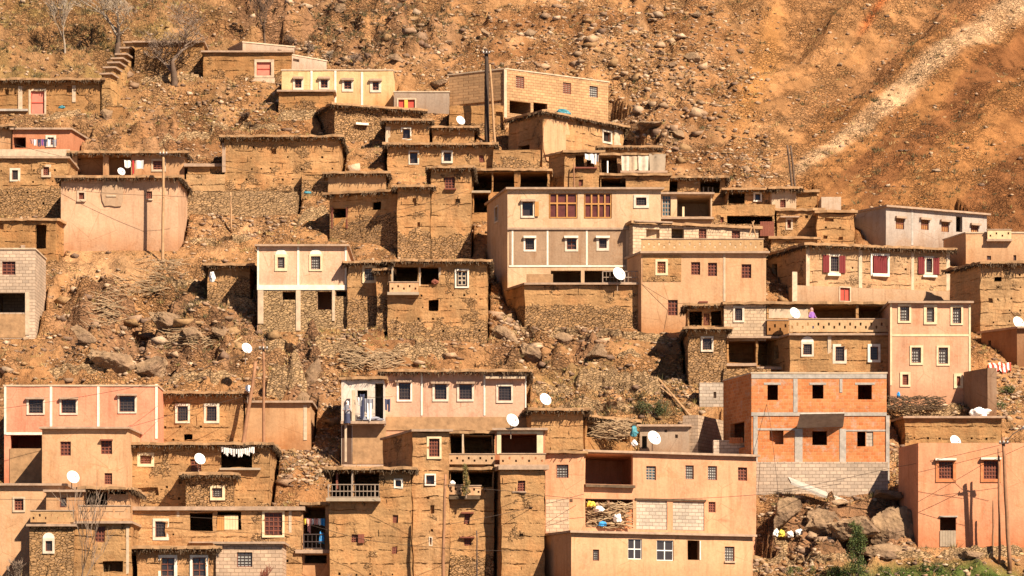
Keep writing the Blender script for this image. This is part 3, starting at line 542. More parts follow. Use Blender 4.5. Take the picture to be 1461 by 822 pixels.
h('brick_house', 'raw orange brick house with six black window holes on a grey block base', 1072, 1265, 531, 702, yt2=533, L=(1032, 542), roof_='parapet', col=(.68, .27, .105), m='brick', sink=3.5, w=[('D', 1095, 549, 1110, 571), ('D', 1159, 549, 1175, 569), ('D', 1224, 549, 1244, 570), ('D', 1098, 614, 1118, 634), ('D', 1159, 615, 1180, 635), ('D', 1223, 616, 1235, 637), ('bi', 1236, 616, 1246, 637), ('L', 1042, 603, 1062, 640, 'L')],
  e=[('pil', 1072, 534, 1265, 540, 'concrete', .03), ('pil', 1072, 588.5, 1265, 593.5, 'concrete', .05), ('pil', 1132, 540.5, 1138, 588, 'concrete', .03), ('pil', 1134, 612, 1145, 659, 'concrete', .03), ('pil', 1198, 612, 1207, 659, 'concrete', .03), ('pil', 1264, 593, 1269, 690, 'concrete', .06), ('pil', 1075, 593.8, 1081, 660, 'concrete', .035), ('pil', 1198, 541, 1202, 560, 'concrete', .03), ('pil', 1081, 611, 1134, 614, 'concrete', .02), ('pil', 1207, 613, 1264, 615.5, 'concrete', .02), ('pil', 1090, 546, 1114, 549, 'concrete', .02), ('pil', 1155, 546, 1179, 549, 'concrete', .02), ('pil', 1220, 546, 1248, 549, 'concrete', .02)])
bk = h('foundation_wall', 'grey block foundation wall directly beneath the raw brick house', 1074, 1267, 659, 702, yt2=660, Y=197.6, d=1.2, roof_=None, col=(.68, .57, .46), m='block', sink=4)
h(MH, 'mud house with an arched white window below the long pierced balcony', 1127, 1269, 476, 562, L=(1094, 486), roof_='slab', col=MUD, Y=208.9, w=[('w', 1143, 488, 1161, 509), ('w', 1188, 491, 1208, 519), ('w', 1238, 491, 1256, 517), ('d', 1104, 492, 1110, 512, 'L')], e=[('arch', 1143, 480, 1161, 488.4, 'white'), ('pil', 1181, 479, 1186, 560, 'pale', .03), ('para', 1126, 456, 1269, 474, .15, (.72, .52, .30))])
h('upper_room', 'dark open upper floor behind the long pierced balcony', 1094, 1269, 431, 478, yt2=428, Y=210.8, d=3.5, roof_='earth', col=MUD, up=True, w=[('L', 1160, 434, 1222, 475), ('L', 1226, 434, 1266, 475)], e=[('pil', 1097, 441, 1153, 454, 'pale', .03), ('para', 1094, 458, 1124, 478, .25, MUD2)])
h('pink_house', 'tall pink three storey house with seven cream framed windows', 1270, 1385, 430, 578, yt2=432, Y=207.7, roof_='slab', col=(.80, .49, .32), m='plaster', sink=3, w=[('cw', 1281, 434, 1300, 461), ('cw', 1318, 435, 1337, 463), ('cw', 1356, 436, 1374, 464), ('cw', 1298, 493, 1317, 521), ('cw', 1336, 493, 1355, 522), ('c', 1284, 531, 1299, 552), ('c', 1361, 533, 1374, 554)],
  e=[('pil', 1270, 477, 1385, 480, 'cream', .03), ('pil', 1270, 433, 1272.5, 550, 'cream', .04), ('pil', 1382, 435, 1385, 560, 'cream', .04)])
h('yard_wall', 'dark unplastered wall end standing right of the tall pink house', 1409, 1422, 525, 597, L=(1375, 531), roof_=None, col=(.36, .25, .17), m='plaster', Y=204.9)
h('shed', 'long low dark fronted shed at the right edge with a dish on its roof', 1451, 1480, 466, 522, L=(1400, 473), roof_='slab', col=(.38, .22, .12), m='plaster', w=[('D', 1410, 486, 1414, 506, 'L')])
h('mud_wall', 'low mud terrace wall with putlog holes right of the raw brick house', 1291, 1429, 594, 640, yt2=598, L=(1268, 597, 206.5), Y=202.6, roof_='slab', col=(.50, .31, .14), put=.9)
h(PH, 'smooth orange house with brick framed windows in the lower right corner', 1310, 1480, 632, 779, yt2=634, L=(1282, 639), roof_=None, d=7, col=(.86, .43, .25), m='plaster', w=[('k', 1335, 654, 1364, 688), ('k', 1399, 653, 1428, 688), ('d', 1341, 738, 1364, 757)],
  e=[('slab', 1334, 1364, 654, 3, .22, 'white'), ('slab', 1399, 1428, 653, 3, .22, 'white'), ('boards', 1341, 757, 1364, 780, 'greywood'), ('slab', 1340, 1366, 736, 2, .1, 'concrete')])
# ---- lower left
h('pink_house', 'bright pink house with three barred windows and white piers at the left', 6, 225, 549, 690, yt2=545, roof_='parapet', col=(.90, .40, .26), m='plaster', d=7, w=[('w', 38, 567, 64, 592), ('w', 85, 567, 111, 592), ('w', 168, 562, 195, 590), ('L', 15, 621, 60, 640)],
  e=[('pil', 6, 550, 9, 620, 'white'), ('pil', 71, 550, 74.5, 620, 'white'), ('pil', 138.5, 550, 142, 620, 'white'), ('pil', 221.5, 548, 225, 626, 'white'), ('pil', 9, 617, 60, 620.5, 'white', .04), ('pil', 14, 640, 60, 690, 'earth', .05), ('hood', 37, 64, 567), ('hood', 85, 112, 567), ('hood', 167, 196, 562)])
h(PH, 'plain ochre house with two brown windows in front of the bright pink house', 60, 182, 609, 722, Y=194.8, R=(206, 620), roof_='slab', col=TAN, m='plaster', w=[('p', 86, 630, 101, 650), ('p', 144, 628, 160, 648), ('p', 149, 675, 160, 691)], e=[('slab', 143, 161, 627, 2, .2, 'redwood')])
h(MH, 'mud house with two white framed lattice windows right of the bright pink house', 226, 347, 559, 642, Y=202.4, yt2=558, roof_='brush', col=MUD, put=.3, w=[('w', 250, 576, 271, 604), ('w', 291, 576, 313, 604), ('d', 262, 620, 273, 628)])
h(PH, 'plain plaster room with a thin flat roof behind the two poles', 350, 443, 572, 640, Y=202.9, roof_='slab', col=TAN2, m='plaster', amp=.02, e=[('pil', 433, 578, 438, 628, 'pale', .03)])
h(MH, 'long mud house with a dark bay hung with white washing', 187, 384, 632, 732, yt2=629, Y=196.4, roof_='brush', col=MUD, put=.3, st=.4, w=[('co', 196, 646, 220, 666), ('p', 272, 655, 287, 671), ('L', 315, 635, 360, 668), ('n', 188, 695, 226, 706), ('n', 256, 684, 261, 691)], e=[('slab', 314, 372, 668, 3, .3, 'greywood')])
h(MH, 'small rubble annex with a barred cream window below the bay of washing', 265, 333, 675, 732, Y=195.3, d=1.6, roof_='brush', col=MUD, st=2.2, w=[('cw', 300, 693, 321, 714)])
h(PH, 'tan plaster house with a red shuttered window at the bottom left edge', -12, 92, 690, 838, roof_='slab', col=TAN, m='plaster', d=6, w=[('b', 18, 709, 36, 731)])
h(MH, 'recessed tan room with a tiny dark window left of the open loggia, bottom left', 66, 119, 699, 838, Y=186.9, yt2=698, roof_='slab', col=TAN2, m='plaster', d=5, w=[('g', 85, 710, 95, 724)])
h(MH, 'open loggia room behind the bare tree at the bottom left', 119, 183, 695, 838, Y=187.3, roof_='brush', col=TAN2, m='plaster', d=6, w=[('L', 121, 701, 153, 721), ('L', 155, 699, 180, 705)])
h(MH, 'rubble walled house with an arched window and brick parapet at the bottom left', 42, 105, 748, 838, Y=185, yt2=747, roof_='slab', col=MUD, m='stone', amp=.03, d=4, w=[('w', 61, 768, 78, 790)], e=[('arch', 61, 760, 78, 768.3, 'white'), ('para', 43, 729, 105, 745, -.1, MUD3)])
h(MH, 'mud house with brown double shutters and a pierced parapet behind the bare tree', 105, 186, 744, 838, Y=185.4, yt2=742, roof_='slab', col=MUD, m='mud', d=4, w=[('p', 135, 751, 149, 773), ('D', 147, 801, 176, 816)], e=[('para', 112, 722, 185, 740, -.1, TAN), ('pil', 180, 752, 184, 822, 'pale', .03)])
h(MH, 'wide mud house with a tall reddish barred window and an octagonal opening', 187, 430, 723, 838, yt2=719, Y=189.6, roof_='thick', col=(.58, .36, .175), put=.4, d=6, w=[('w', 218, 740, 241, 771), ('L', 271, 731, 303, 757), ('d', 309, 730, 344, 757), ('c', 374, 728, 406, 767)],
  e=[('boards', 309, 735, 320, 757, 'orangewood', -.05), ('boards', 320, 735, 340, 756, 'plywood', -.02), ('slab', 270, 306, 773, 2, .3), ('pil', 345, 722, 349, 770, 'darkwood', .02), ('pil', 252, 724, 256, 771, 'pale', .02), ('pil', 412, 724, 416, 760, 'pale', .02)])
h(MH, 'low mud house with two large white framed windows at the bottom edge', 195, 308, 780, 838, Y=186.2, roof_='brush', col=(.58, .36, .175), d=3.2, w=[('w2', 226, 792, 253, 826), ('w2', 271, 792, 297, 826)])
h('block_house', 'small pale block house with one dark barred window at the bottom edge', 308, 403, 773, 838, Y=186, roof_='slab', col=(.70, .54, .40), m='block', d=3.2, w=[('g', 338, 788, 360, 809)])
h(MH, 'narrow mud bay with a railed balcony full of bright washing', 431, 470, 717, 838, Y=190, roof_='earth', col=TAN2, m='plaster', w=[('L', 432, 720, 464, 782), ('D', 434, 792, 466, 804)], e=[('slab', 422, 472, 785, 5, .55), ('rail', 434, 763, 464, 784, .45, 'iron')])
h(MH, 'tall mud house with a railed loggia at the lower centre', 470, 587, 667, 838, yt2=664, Y=189.0, roof_='brush', col=MUD, put=.25, d=5.5, w=[('L', 472, 671, 502, 712), ('L', 505, 671, 542, 712), ('wd', 562, 683, 575, 697), ('p', 560, 735, 567, 746), ('p', 501, 761, 511, 775), ('p', 559, 779, 567, 790)],
  e=[('rail', 469, 692, 541, 711, .35), ('slab', 466, 543, 711, 5, .6, 'greywood'), ('boards', 511, 762, 520, 775, 'redwood', .06), ('post', 481, 672, 700, 3, .1, 'redwood'), ('post', 503, 672, 712, 2.5, .35, 'rail')])
h(MH, 'tall mud house rising to a flat topped room beside the long wooden pole', 589, 641, 613, 838, Y=189.5, L=(547, 625), roof_='slab', col=(.58, .36, .175), w=[('c', 609, 623, 630, 655), ('wd', 606, 676, 622, 693), ('n', 614, 720, 620, 731), ('n', 609, 709, 613, 712), ('n', 614, 754, 618, 758), ('w', 612, 766, 617, 779)])
h(PH, 'rose plaster house with four hooded windows in the centre', 549, 751, 528, 628, yt2=530, Y=203.6, roof_='brush', col=PNK, m='plaster', d=6, w=[('w', 566, 543, 588, 573), ('w', 617, 545, 640, 573), ('w', 652, 545, 676, 573), ('w', 708, 548, 732, 575)],
  e=[('hood', 564, 588, 543), ('hood', 615, 642, 545), ('hood', 651, 678, 545), ('pil', 600.5, 533, 603, 593, 'white'), ('pil', 690, 533, 692.5, 593, 'white'), ('pil', 749, 533, 751, 593, 'white'), ('pil', 551, 595, 751, 614, 'earth', .06), ('slab', 693, 749, 538, 3, .35, 'pale')])
h(PH, 'white painted room with washing on its open balcony, left of the rose plaster house', 487, 548, 538, 664, Y=201.4, roof_='earth', col=WHT, m='plaster', d=5, w=[('D', 510, 557, 524, 574), ('D', 535, 547, 547, 600)],
  e=[('slab', 487, 551, 602, 4, .7), ('pil', 503, 607, 551, 662, 'earth', .03), ('post', 505, 558, 602, 5, .6, 'pale'), ('post', 494, 607, 660, 3, .6, 'pale'), ('pil', 488, 607, 502, 662, 'darkwood', .02)])  # darkwood panel under the balcony paints in the shade of the gap there
h(MH, 'plain mud room with a brush eave between the two big dishes', 758, 833, 583, 657, Y=201.3, L=(750, 588), roof_='brush', col=MUD)
h('wood_store', 'open store crammed with branches and firewood behind the orange house', 836, 903, 592, 657, yt2=600, Y=201.7, d=3.4, roof_='brush', col=MUD2, w=[('L', 838, 597, 900, 627)])
h('grey_shed', 'little grey rendered shed with a round dish in front of its door', 913, 983, 606, 658, Y=201.9, R=(988, 609), roof_='slab', col=(.47, .38, .29), m='plaster', d=3.5, w=[('D', 916, 622, 923, 640), ('n', 948, 613, 952, 617), ('n', 963, 620, 967, 625)])
h('orange_house', 'wide bright orange house with four brown windows above block filled openings', 833, 1079, 642, 800, yt2=649, Y=191.6, roof_='slab', col=ORG, m='plaster', d=7, w=[('L', 835, 648, 903, 691), ('D', 835, 712, 903, 753), ('gb', 922, 665, 936, 685), ('g', 978, 664, 990, 684), ('g', 1010, 665, 1023, 685), ('p', 1053, 667, 1066, 686), ('bi', 908, 714, 952, 756), ('bi', 960, 716, 1005, 757), ('p', 1011, 716, 1021, 731)],
  e=[('slab', 833, 904, 692, 4, .3, 'brush'), ('pil', 906, 712, 1007, 714.5, 'brush', .08), ('boards', 884, 725, 903, 755, 'brickred', -.1), ('post', 869, 712, 754, 3, -.1, 'redwood')])
h(PH, 'narrow orange plaster house with one barred window left of the firewood bay', 778, 833, 643, 790, Y=190.9, roof_='earth', col=ORG, m='plaster', w=[('g', 794, 663, 811, 682)], e=[('coat', 779, 712, 812, 760, (.70, .56, .42), 'block', [], .02), ('pil', 813, 712, 817, 716, 'darkwood', .02)])
h(MH, 'tall narrow mud tower with one small square window at the lower centre', 715, 777, 665, 838, Y=188.9, L=(706, 669), roof_='thick', col=MUD, put=.25, w=[('p', 738, 686, 749, 701), ('n', 742, 760, 747, 765)], e=[('slab', 731, 751, 701, 2, .12)])
h('balcony_room', 'square open balcony room with a white frame and pierced parapet below a dish', 706, 778, 611, 667, Y=190.2, d=4, roof_='slab', col=(.62, .30, .17), m='plaster', up=True, w=[('L', 715, 620, 766, 650)], e=[('pil', 709, 619, 715, 648, 'cream'), ('pil', 766, 619, 775, 648, 'cream'), ('pil', 709, 615.5, 775, 619, 'cream', .036), ('para', 713, 649, 778, 664, .5, CRM), ('slab', 706, 783, 664, 3, .65)])
h('loggia', 'dark sagging roofed loggia with a white pierced parapet left of the square balcony room', 641, 704, 615, 667, Y=190.5, d=4, roof_='earth', col=MUD, up=True, w=[('L', 643, 620, 659, 648), ('L', 662, 620, 702, 648)], e=[('para', 640, 649, 706, 663, .3, CRM), ('post', 660.5, 619, 648, 2.5, .2, 'pale')])
h(MH, 'mud house with a cactus draped dark balcony at the lower centre', 642, 705, 667, 838, Y=190.0, roof_='earth', col=MUD, st=1.7, put=.2, w=[('L', 643, 671, 661, 702), ('L', 669, 669, 703, 695), ('p', 663, 732, 671, 747), ('p', 662, 767, 672, 780)],
  e=[('slab', 641, 685, 708, 5, .4, 'brush'), ('para', 641, 693, 659, 706, .2, TAN), ('para', 667, 694, 686, 707, .2, TAN), ('slab', 658, 676, 731, 2, .2, 'redwood'), ('slab', 656, 677, 766, 2, .2, 'redwood')])
h(PH, 'long ochre house with white framed windows in the foreground at the bottom centre', 815, 1074, 757, 838, yt2=763, Y=186.3, L=(745, 766), roof_='slab', col=TAN, m='plaster', w=[('g', 846, 784, 855, 800), ('x', 896, 769, 916, 798), ('x', 937, 771, 961, 800), ('D', 981, 771, 998, 799), ('g', 1034, 780, 1048, 801), ('c', 758, 783, 765, 806, 'L')], e=[('pil', 998, 772, 999.5, 799, 'white'), ('slab', 1033, 1049, 801, 2, .1, 'pale')])

h(MH, 'low mud house with a black doorway below the rubble base at the left edge', -14, 80, 312, 374, R=(96, 319), roof_='earth', col=MUD2, Y=224.6, put=.3, w=[('D', 51, 321, 66, 354), ('n', -2, 319, 6, 328)], e=[('pil', 30, 350, 36, 354, 'slab', .1)])
h('block_house', 'whitish block house with one brown window over a dark open space, left edge', -14, 50, 354, 482, Y=215.4, roof_='parapet', col=(.66, .54, .42), m='block', d=5, w=[('p', 3, 373, 22, 392), ('L', -10, 418, 36, 446)], e=[('pil', 36, 417, 42, 478, 'pale', .04), ('pil', -12, 448, 36, 482, 'earth', .03)])

h('mud_wall', 'crumbling mud wall at the right end of the long windowless building', 430, 472, 249, 278, Y=233.4, d=2, roof_=None, col=MUD, st=1.0)
h('mud_wall', 'low mud wall on the slope between the tall dark pole and the plastered corner house', 703, 770, 214, 246, Y=236.0, d=1.5, roof_=None, col=MUD, st=.8)
h('mud_wall', 'stony yard wall left of the small barred window house below the grey house', 1100, 1166, 338, 360, Y=226.6, d=1.5, roof_='earth', col=MUD, st=.5)
h('mud_wall', 'low mud yard wall in front of the terrace of the pink door house', 150, 176, 152, 168, Y=245, d=1, roof_=None, col=MUD2)
h('lean_to', 'small brush lean-to against the left side of the central balcony house', 538, 556, 384, 440, Y=214.9, d=2, roof_='brush', col=MUD, st=1.0)
# ------------------------------------------------------------------ terrain
def hash2(ix, iy, seed):
    n = (ix.astype(np.int64)*374761393+iy.astype(np.int64)*668265263+seed*1442695041) & 0x7fffffff
    n = ((n ^ (n >> 13))*1274126177) & 0x7fffffff
    return ((n ^ (n >> 16)) & 0xffff)/65535.0
def vnoise(x, y, seed):
    ix, iy = np.floor(x), np.floor(y); fx, fy = x-ix, y-iy; fx = fx*fx*fx*(fx*(fx*6-15)+10); fy = fy*fy*fy*(fy*(fy*6-15)+10)
    a, b, c, d = hash2(ix, iy, seed), hash2(ix+1, iy, seed), hash2(ix, iy+1, seed), hash2(ix+1, iy+1, seed)
    return (a*(1-fx)+b*fx)*(1-fy)+(c*(1-fx)+d*fx)*fy
def fbm(x, y, seed, octv=4, rough=.5):
    s = 0; a = 1; t = 0
    for o in range(octv):
        s = s+a*vnoise(x*2**o+o*7.3, y*2**o-o*3.1, seed+o*17); t += a; a *= rough
    return s/t
def ridged(x, y, seed, octv=4):
    s = 0; a = 1; t = 0
    for o in range(octv):
        s = s+a*(1-np.abs(2*vnoise(x*2**o+o*5.3, y*2**o+o*1.7, seed+o*13)-1)); t += a; a *= .5
    return s/t
def baseZ(Y):
    z = slopeZ(Y); z = np.where(Y < 174.4, np.maximum(-3.03-(174.4-Y)*.02, -5.5), z)
    return np.where(Y > 300, slopeZ(300)+(Y-300)*.75, z)
def pxy(X, Y):
    z = slopeZ(Y); return CX+X/np.maximum(Y, 60)*F, YH-z/np.maximum(Y, 60)*F
def blob(px, py, L):
    m = np.zeros_like(px)
    for cx, cy, rx, ry, s in L: m = np.maximum(m, s*np.exp(-(((px-cx)/rx)**2+((py-cy)/ry)**2)**1.5))
    return m
ROCKM = [(230, 475, 150, 62, 1), (775, 492, 105, 38, .9), (1200, 745, 125, 48, 1.25), (435, 550, 26, 50, 1), (395, 25, 90, 45, .7), (920, 185, 60, 32, .6), (600, 490, 90, 28, .6), (250, 190, 80, 40, .5), (1030, 485, 60, 25, .6), (540, 40, 130, 60, .55), (130, 200, 60, 40, .3)]
TERR = [(90, 60, 160, 80, 1), (300, 160, 170, 50, 1), (330, 470, 260, 80, .7), (800, 540, 240, 60, .8), (300, 330, 160, 40, .8), (450, 640, 60, 60, .4)]
def seg_dist(X, Y, a, b):
    dx, dy = b.x-a.x, b.y-a.y; l2 = dx*dx+dy*dy
    t = np.clip(((X-a.x)*dx+(Y-a.y)*dy)/l2, 0, 1); return np.hypot(X-a.x-t*dx, Y-a.y-t*dy)
def inside(X, Y, poly, e=.0):
    m = np.ones_like(X, bool); n = len(poly)
    for i in range(n):
        a, b = poly[i], poly[(i+1) % n]; d = (b-a).normalized(); m &= ((X-a.x)*d.y-(Y-a.y)*d.x) < e
    return m
def terrain_z(X, Y):
    px, py = pxy(X, Y); z = baseZ(Y)
    near = np.exp(-((Y-225)/75.0)**6)
    num = np.zeros_like(X); den = np.full_like(X, .15); fr = np.zeros_like(X)
    for poly, zb, hy in HOUSES:
        c = (poly[0]+poly[1])/2; w = np.exp(-((X-c.x)**2/ max(9, ((poly[1]-poly[0]).length/2)**2)+(Y-c.y)**2/7.0)); num += w*(zb-slopeZ(c.y)); den += w
        fr = np.maximum(fr, np.exp(-(seg_dist(X, Y, poly[0], poly[1])/2.2)**2))
        if len(poly) == 4: fr = np.maximum(fr, .6*np.exp(-(seg_dist(X, Y, poly[0], poly[3])/1.6)**2))
    z = z+num/den*near
    rk = blob(px, py, ROCKM)
    up = np.clip((px-960)/200, 0, 1)*np.clip((330-py)/60, 0, 1)     # smooth scree slope, upper right
    q = fbm(X*.09, Y*.09, 3, 3)-.5
    det = (fbm(X*.42, Y*.42, 11, 5, .55)-.5)*(2.2-1.4*up)+(fbm(X*1.9, Y*1.9, 31, 3)-.5)*(.70-.45*up)+(ridged(X*.55+Y*.12, Y*.35-X*.1, 15, 4)-.6)*(1.5-1.2*up)
    rg = ridged(X*.22+Y*.11, Y*.16-X*.10, 5, 5)-.55
    sh = np.floor((ridged(X*.33-Y*.2, Y*.3+X*.12, 9, 3)+fbm(X*.7, Y*.7, 4, 2)*.4)*5)/5-.6
    # gullies run down to the lower left on the scree slope
    s = X*.83-(Y-190)*.57; gul = ((fbm(s*.13, (X*.57+Y*.83)*.02, 21, 3)-.5)*7.0+(ridged(s*.30+q*1.5, (X*.57+Y*.83)*.035, 25, 3)-.6)*1.3)*up
    ter = blob(px, py, TERR); tt = (z+q*4)/2.3; ft = tt-np.floor(tt); ter_d = (np.clip((ft-.55)/.45, 0, 1)-ft)*1.5*ter
    damp = 1-.9*fr
    z = z+(det*(.8+rk)+rg*5.2*rk+sh*2.4*np.clip(rk*1.4, 0, 1)+ter_d*1.5)*damp*near+(q*3.0*(1-fr)+gul)*np.clip((Y-182)/12, 0, 1)*np.clip((250-py)/120, .12, 1)
    z = z+(fbm(X*.02, Y*.02, 77, 4)-.5)*np.clip((np.abs(X)-60)/60, 0, 1)*30*np.clip((Y-170)/50, 0, 1)
    ins = np.zeros_like(X, bool)
    for poly, zb, hy in HOUSES:
        mi = inside(X, Y, poly, .12); ins |= mi; z = np.where(mi, np.minimum(z, zb-.08), z)
        # keep ground in front from hiding the facade
        a, b = poly[0], poly[1]; d = (b-a).normalized(); o = ((X-a.x)*d.y-(Y-a.y)*d.x); l = ((X-a.x)*d.x+(Y-a.y)*d.y)
        fm = (o > 0) & (o < 3.5) & (l > -.3) & (l < (b-a).length+.3); z = np.where(fm, np.minimum(z, zb+.12-.05*o+.25*(fbm(X*1.5, Y*1.5, 8, 2)-.5)), z)
    return z, ins, rk, up
def grid_axis(fine0, fine1, st, lo, hi):
    a = list(np.arange(fine0, fine1+1e-6, st)); s = st
    x = a[0]; pre = []
    while x > lo: s *= 1.25; x -= s; pre.append(x)
    s = st; x = a[-1]; post = []
    while x < hi: s *= 1.25; x += s; post.append(x)
    return np.array(pre[::-1]+a+post)
gx = grid_axis(-42, 42, .2, -320, 320); gy = grid_axis(183.5, 282, .2, -60, 620)
GX, GY = np.meshgrid(gx, gy); GZ, INS, RK, UPM = terrain_z(GX, GY)
def tz(x, y):
    i = int(np.clip(np.searchsorted(gx, x)-1, 0, len(gx)-2)); j = int(np.clip(np.searchsorted(gy, y)-1, 0, len(gy)-2))
    a = (x-gx[i])/(gx[i+1]-gx[i]); b = (y-gy[j])/(gy[j+1]-gy[j])
    return float((GZ[j, i]*(1-a)+GZ[j, i+1]*a)*(1-b)+(GZ[j+1, i]*(1-a)+GZ[j+1, i+1]*a)*b)
def hit(x, y, y0=183.0):
    """the ground point seen at photo pixel x, y"""
    Y = y0
    while Y < 300:
        p = P(x, y, Y)
        if tz(p.x, Y) >= p.z: return Vector((p.x, Y, tz(p.x, Y)))
        Y += .15
    p = P(x, y, Yrow(y)); return p
def np_mesh(name, verts, faces, mat, cols=None, smooth=False, attr=None):
    k = faces.shape[1]; me = bpy.data.meshes.new(name); me.vertices.add(len(verts)); me.vertices.foreach_set('co', verts.astype(np.float32).ravel())
    me.loops.add(faces.size); me.loops.foreach_set('vertex_index', faces.astype(np.int32).ravel())
    me.polygons.add(len(faces)); me.polygons.foreach_set('loop_start', np.arange(0, faces.size, k, dtype=np.int32)); me.polygons.foreach_set('loop_total', np.full(len(faces), k, np.int32))
    if smooth: me.polygons.foreach_set('use_smooth', np.ones(len(faces), bool))
    me.update(calc_edges=True)
    if cols is not None:
        a = me.color_attributes.new('Col', 'FLOAT_COLOR', 'POINT'); a.data.foreach_set('color', np.concatenate([cols, np.ones((len(cols), 1))], 1).astype(np.float32).ravel())
    if attr is not None:
        a = me.attributes.new('rock', 'FLOAT', 'POINT'); a.data.foreach_set('value', attr.astype(np.float32).ravel())
    me.materials.append(M[mat] if isinstance(mat, str) else mat); o = bpy.data.objects.new(name, me); COL.objects.link(o); return o
# ground colours: soil changes, plus an unseen valley floor darkened to cut bounce light
PX, PY = pxy(GX, GY)
def lerp(c, d, m): return c*(1-m[..., None])+np.array(d)*m[..., None]
C = np.zeros(GX.shape+(3,))+np.array((.56, .345, .155))
n1 = fbm(GX*.13, GY*.13, 41, 4); n2 = fbm(GX*.6, GY*.6, 43, 4)
C = lerp(C, (.42, .235, .10), np.clip((n1-.5)*4, 0, 1)); C = lerp(C, (.62, .42, .22), np.clip((n2-.55)*4, 0, .7))
C = lerp(C, (.53, .315, .135), UPM*.7); tl = blob(PX, PY, [(120, 60, 260, 120, .7)]); C = lerp(C, (.40, .26, .12), tl)
def dline(px, py, x0, y0, x1, y1): L = math.hypot(x1-x0, y1-y0); return ((px-x0)*(y1-y0)-(py-y0)*(x1-x0))/L, ((px-x0)*(x1-x0)+(py-y0)*(y1-y0))/L/L
dd, tt = dline(PX, PY, 1130, 245, 1475, 22); wv = (fbm(GX*.3, GY*.3, 51, 3)-.5)*14
below = np.clip((dd*-1+wv-10)/14, 0, 1)*np.clip((PX-1050)/100, 0, 1)*np.clip((345-PY)/30, 0, 1) if False else np.clip((-dd+wv-8)/14, 0, 1)*np.clip((PX-1080)/90, 0, 1)*np.clip((350-PY)/30, 0, 1)
above = np.clip((dd+wv-8)/14, 0, 1)*np.clip((PX-1130)/80, 0, 1)*np.clip((90-dd)/50, 0, 1)*np.clip((330-PY)/30, 0, 1)
st = fbm((GX*.83-GY*.57)*.55, (GX*.57+GY*.83)*.07, 61, 4)
C = lerp(C, (.29, .135, .05), below*.9); C = lerp(C, (.36, .18, .075), above*.7)
C = lerp(C, (.50, .27, .10), np.clip((st-.5)*8, 0, 1)*np.clip(below+above+.3*UPM, 0, 1)*.9)
w0 = 6+11*np.clip(tt, 0, 1)**.5
band = np.exp(-np.abs((dd+wv*.3+(n2-.5)*8)/w0)**4)*np.clip(tt*14+.5, 0, 1)*np.clip(n2*3-.4, .6, 1)
C = lerp(C, (.86, .65, .38), np.clip(band*.85, 0, 1))
d2, t2 = dline(PX, PY, 1060, 175, 1110, 10); C = lerp(C, (.66, .36, .11), np.exp(-((d2+wv)/20)**2)*np.clip(t2*3+.6, 0, 1)*np.clip((1.1-t2)*3, 0, 1)*.6)
d3, t3 = dline(PX, PY, 1235, 50, 1290, 0); C = lerp(C, (.52, .17, .05), np.exp(-((d3+wv*.4)/6)**2)*np.clip((t3+.3)*3, 0, 1)*.8)
pat = blob(PX, PY, [(150, 385, 100, 22, 1), (330, 315, 60, 10, .6), (230, 460, 40, 20, .5)]); C = lerp(C, (.70, .48, .25), pat*.85)
C = lerp(C, (.32, .20, .115), np.clip(RK*1.2*np.clip((n2-.25)*3, 0, 1), 0, .75))
ol = np.clip((fbm(GX*.35, GY*.35, 71, 3)-.52)*6, 0, 1)*blob(PX, PY, [(100, 60, 200, 90, .7), (850, 560, 150, 40, .6), (520, 480, 60, 40, .5), (350, 150, 120, 40, .5)]); C = lerp(C, (.30, .26, .09), ol)
C = C*np.array([.76, .64, .62])*(.62+.85*np.clip(fbm(GX*.9, GY*.9, 91, 4), .2, .8))[..., None]; C = lerp(C, (.10, .09, .045), np.clip((183.0-GY)/4, 0, 1))  # unseen valley floor toned dark so less light bounces onto the walls
grn = blob(PX, PY, [(1330, 822, 190, 16, 1)]); C = lerp(C, (.10, .14, .03), grn)
t = NT('hillside_soil'); at = t.n('Attribute', attribute_name='Col'); rk_ = t.n('Attribute', attribute_name='rock'); geo = t.n('TexCoord').outputs['Object']
a1 = t.noise(geo, 1.2, 8, .68); a2 = t.noise(geo, 5.0, 6, .7)
c = t.mix(1.0, at.outputs['Color'], t.gray(t.math('ADD', t.mr(a1, .3, .7, .45, .80), t.mr(a2, .3, .7, .10, .42))), 'MULTIPLY')
wv0 = t.n('TexNoise', i_Vector=geo, i_Scale=1.6, i_Detail=3.0); add = t.n('VectorMath', operation='ADD'); t.set(add.inputs[0], t.scale(geo, (3.0, 3.0, 5.0))); t.set(add.inputs[1], t.scale(wv0.outputs[1], (2.5, 2.5, 2.5)))
v1 = t.n('TexVoronoi', i_Vector=add.outputs[0], i_Scale=1.0); ve = t.n('TexVoronoi', feature='DISTANCE_TO_EDGE', i_Vector=add.outputs[0], i_Scale=1.0); sp = t.n('SeparateColor', i_Color=v1.outputs['Color'])
msk = t.mr(t.noise(geo, .28, 6, .65), .46, .54, .08, 1)
peb = t.math('MULTIPLY', msk, t.mr(ve.outputs[0], .0, .16, 0, 1)); gap = t.math('MULTIPLY', msk, t.mr(ve.outputs[0], .0, .10, .75, 0))
c = t.mix(t.math('MULTIPLY', peb, .55), c, t.mix(1.0, c, t.gray(t.mr(sp.outputs[0], 0, 1, .45, 1.35)), 'MULTIPLY'))
c = t.mix(gap, c, t.mix(1.0, c, (.40, .34, .30, 1), 'MULTIPLY'))
dk = t.noise(t.scale(geo, (1, 1, 1.8)), .8, 7, .7); c = t.mix(t.mr(dk, .54, .66, 0, .42), c, t.mix(1.0, c, (.55, .47, .42, 1), 'MULTIPLY'))
v2 = t.n('TexVoronoi', feature='DISTANCE_TO_EDGE', i_Vector=t.scale(geo, (.9, .9, 1.6)), i_Scale=1.1)
hh_ = t.math('ADD', t.math('MULTIPLY', a1, 1.6), t.math('ADD', t.math('MULTIPLY', a2, .45), t.math('MULTIPLY', peb, .45)))
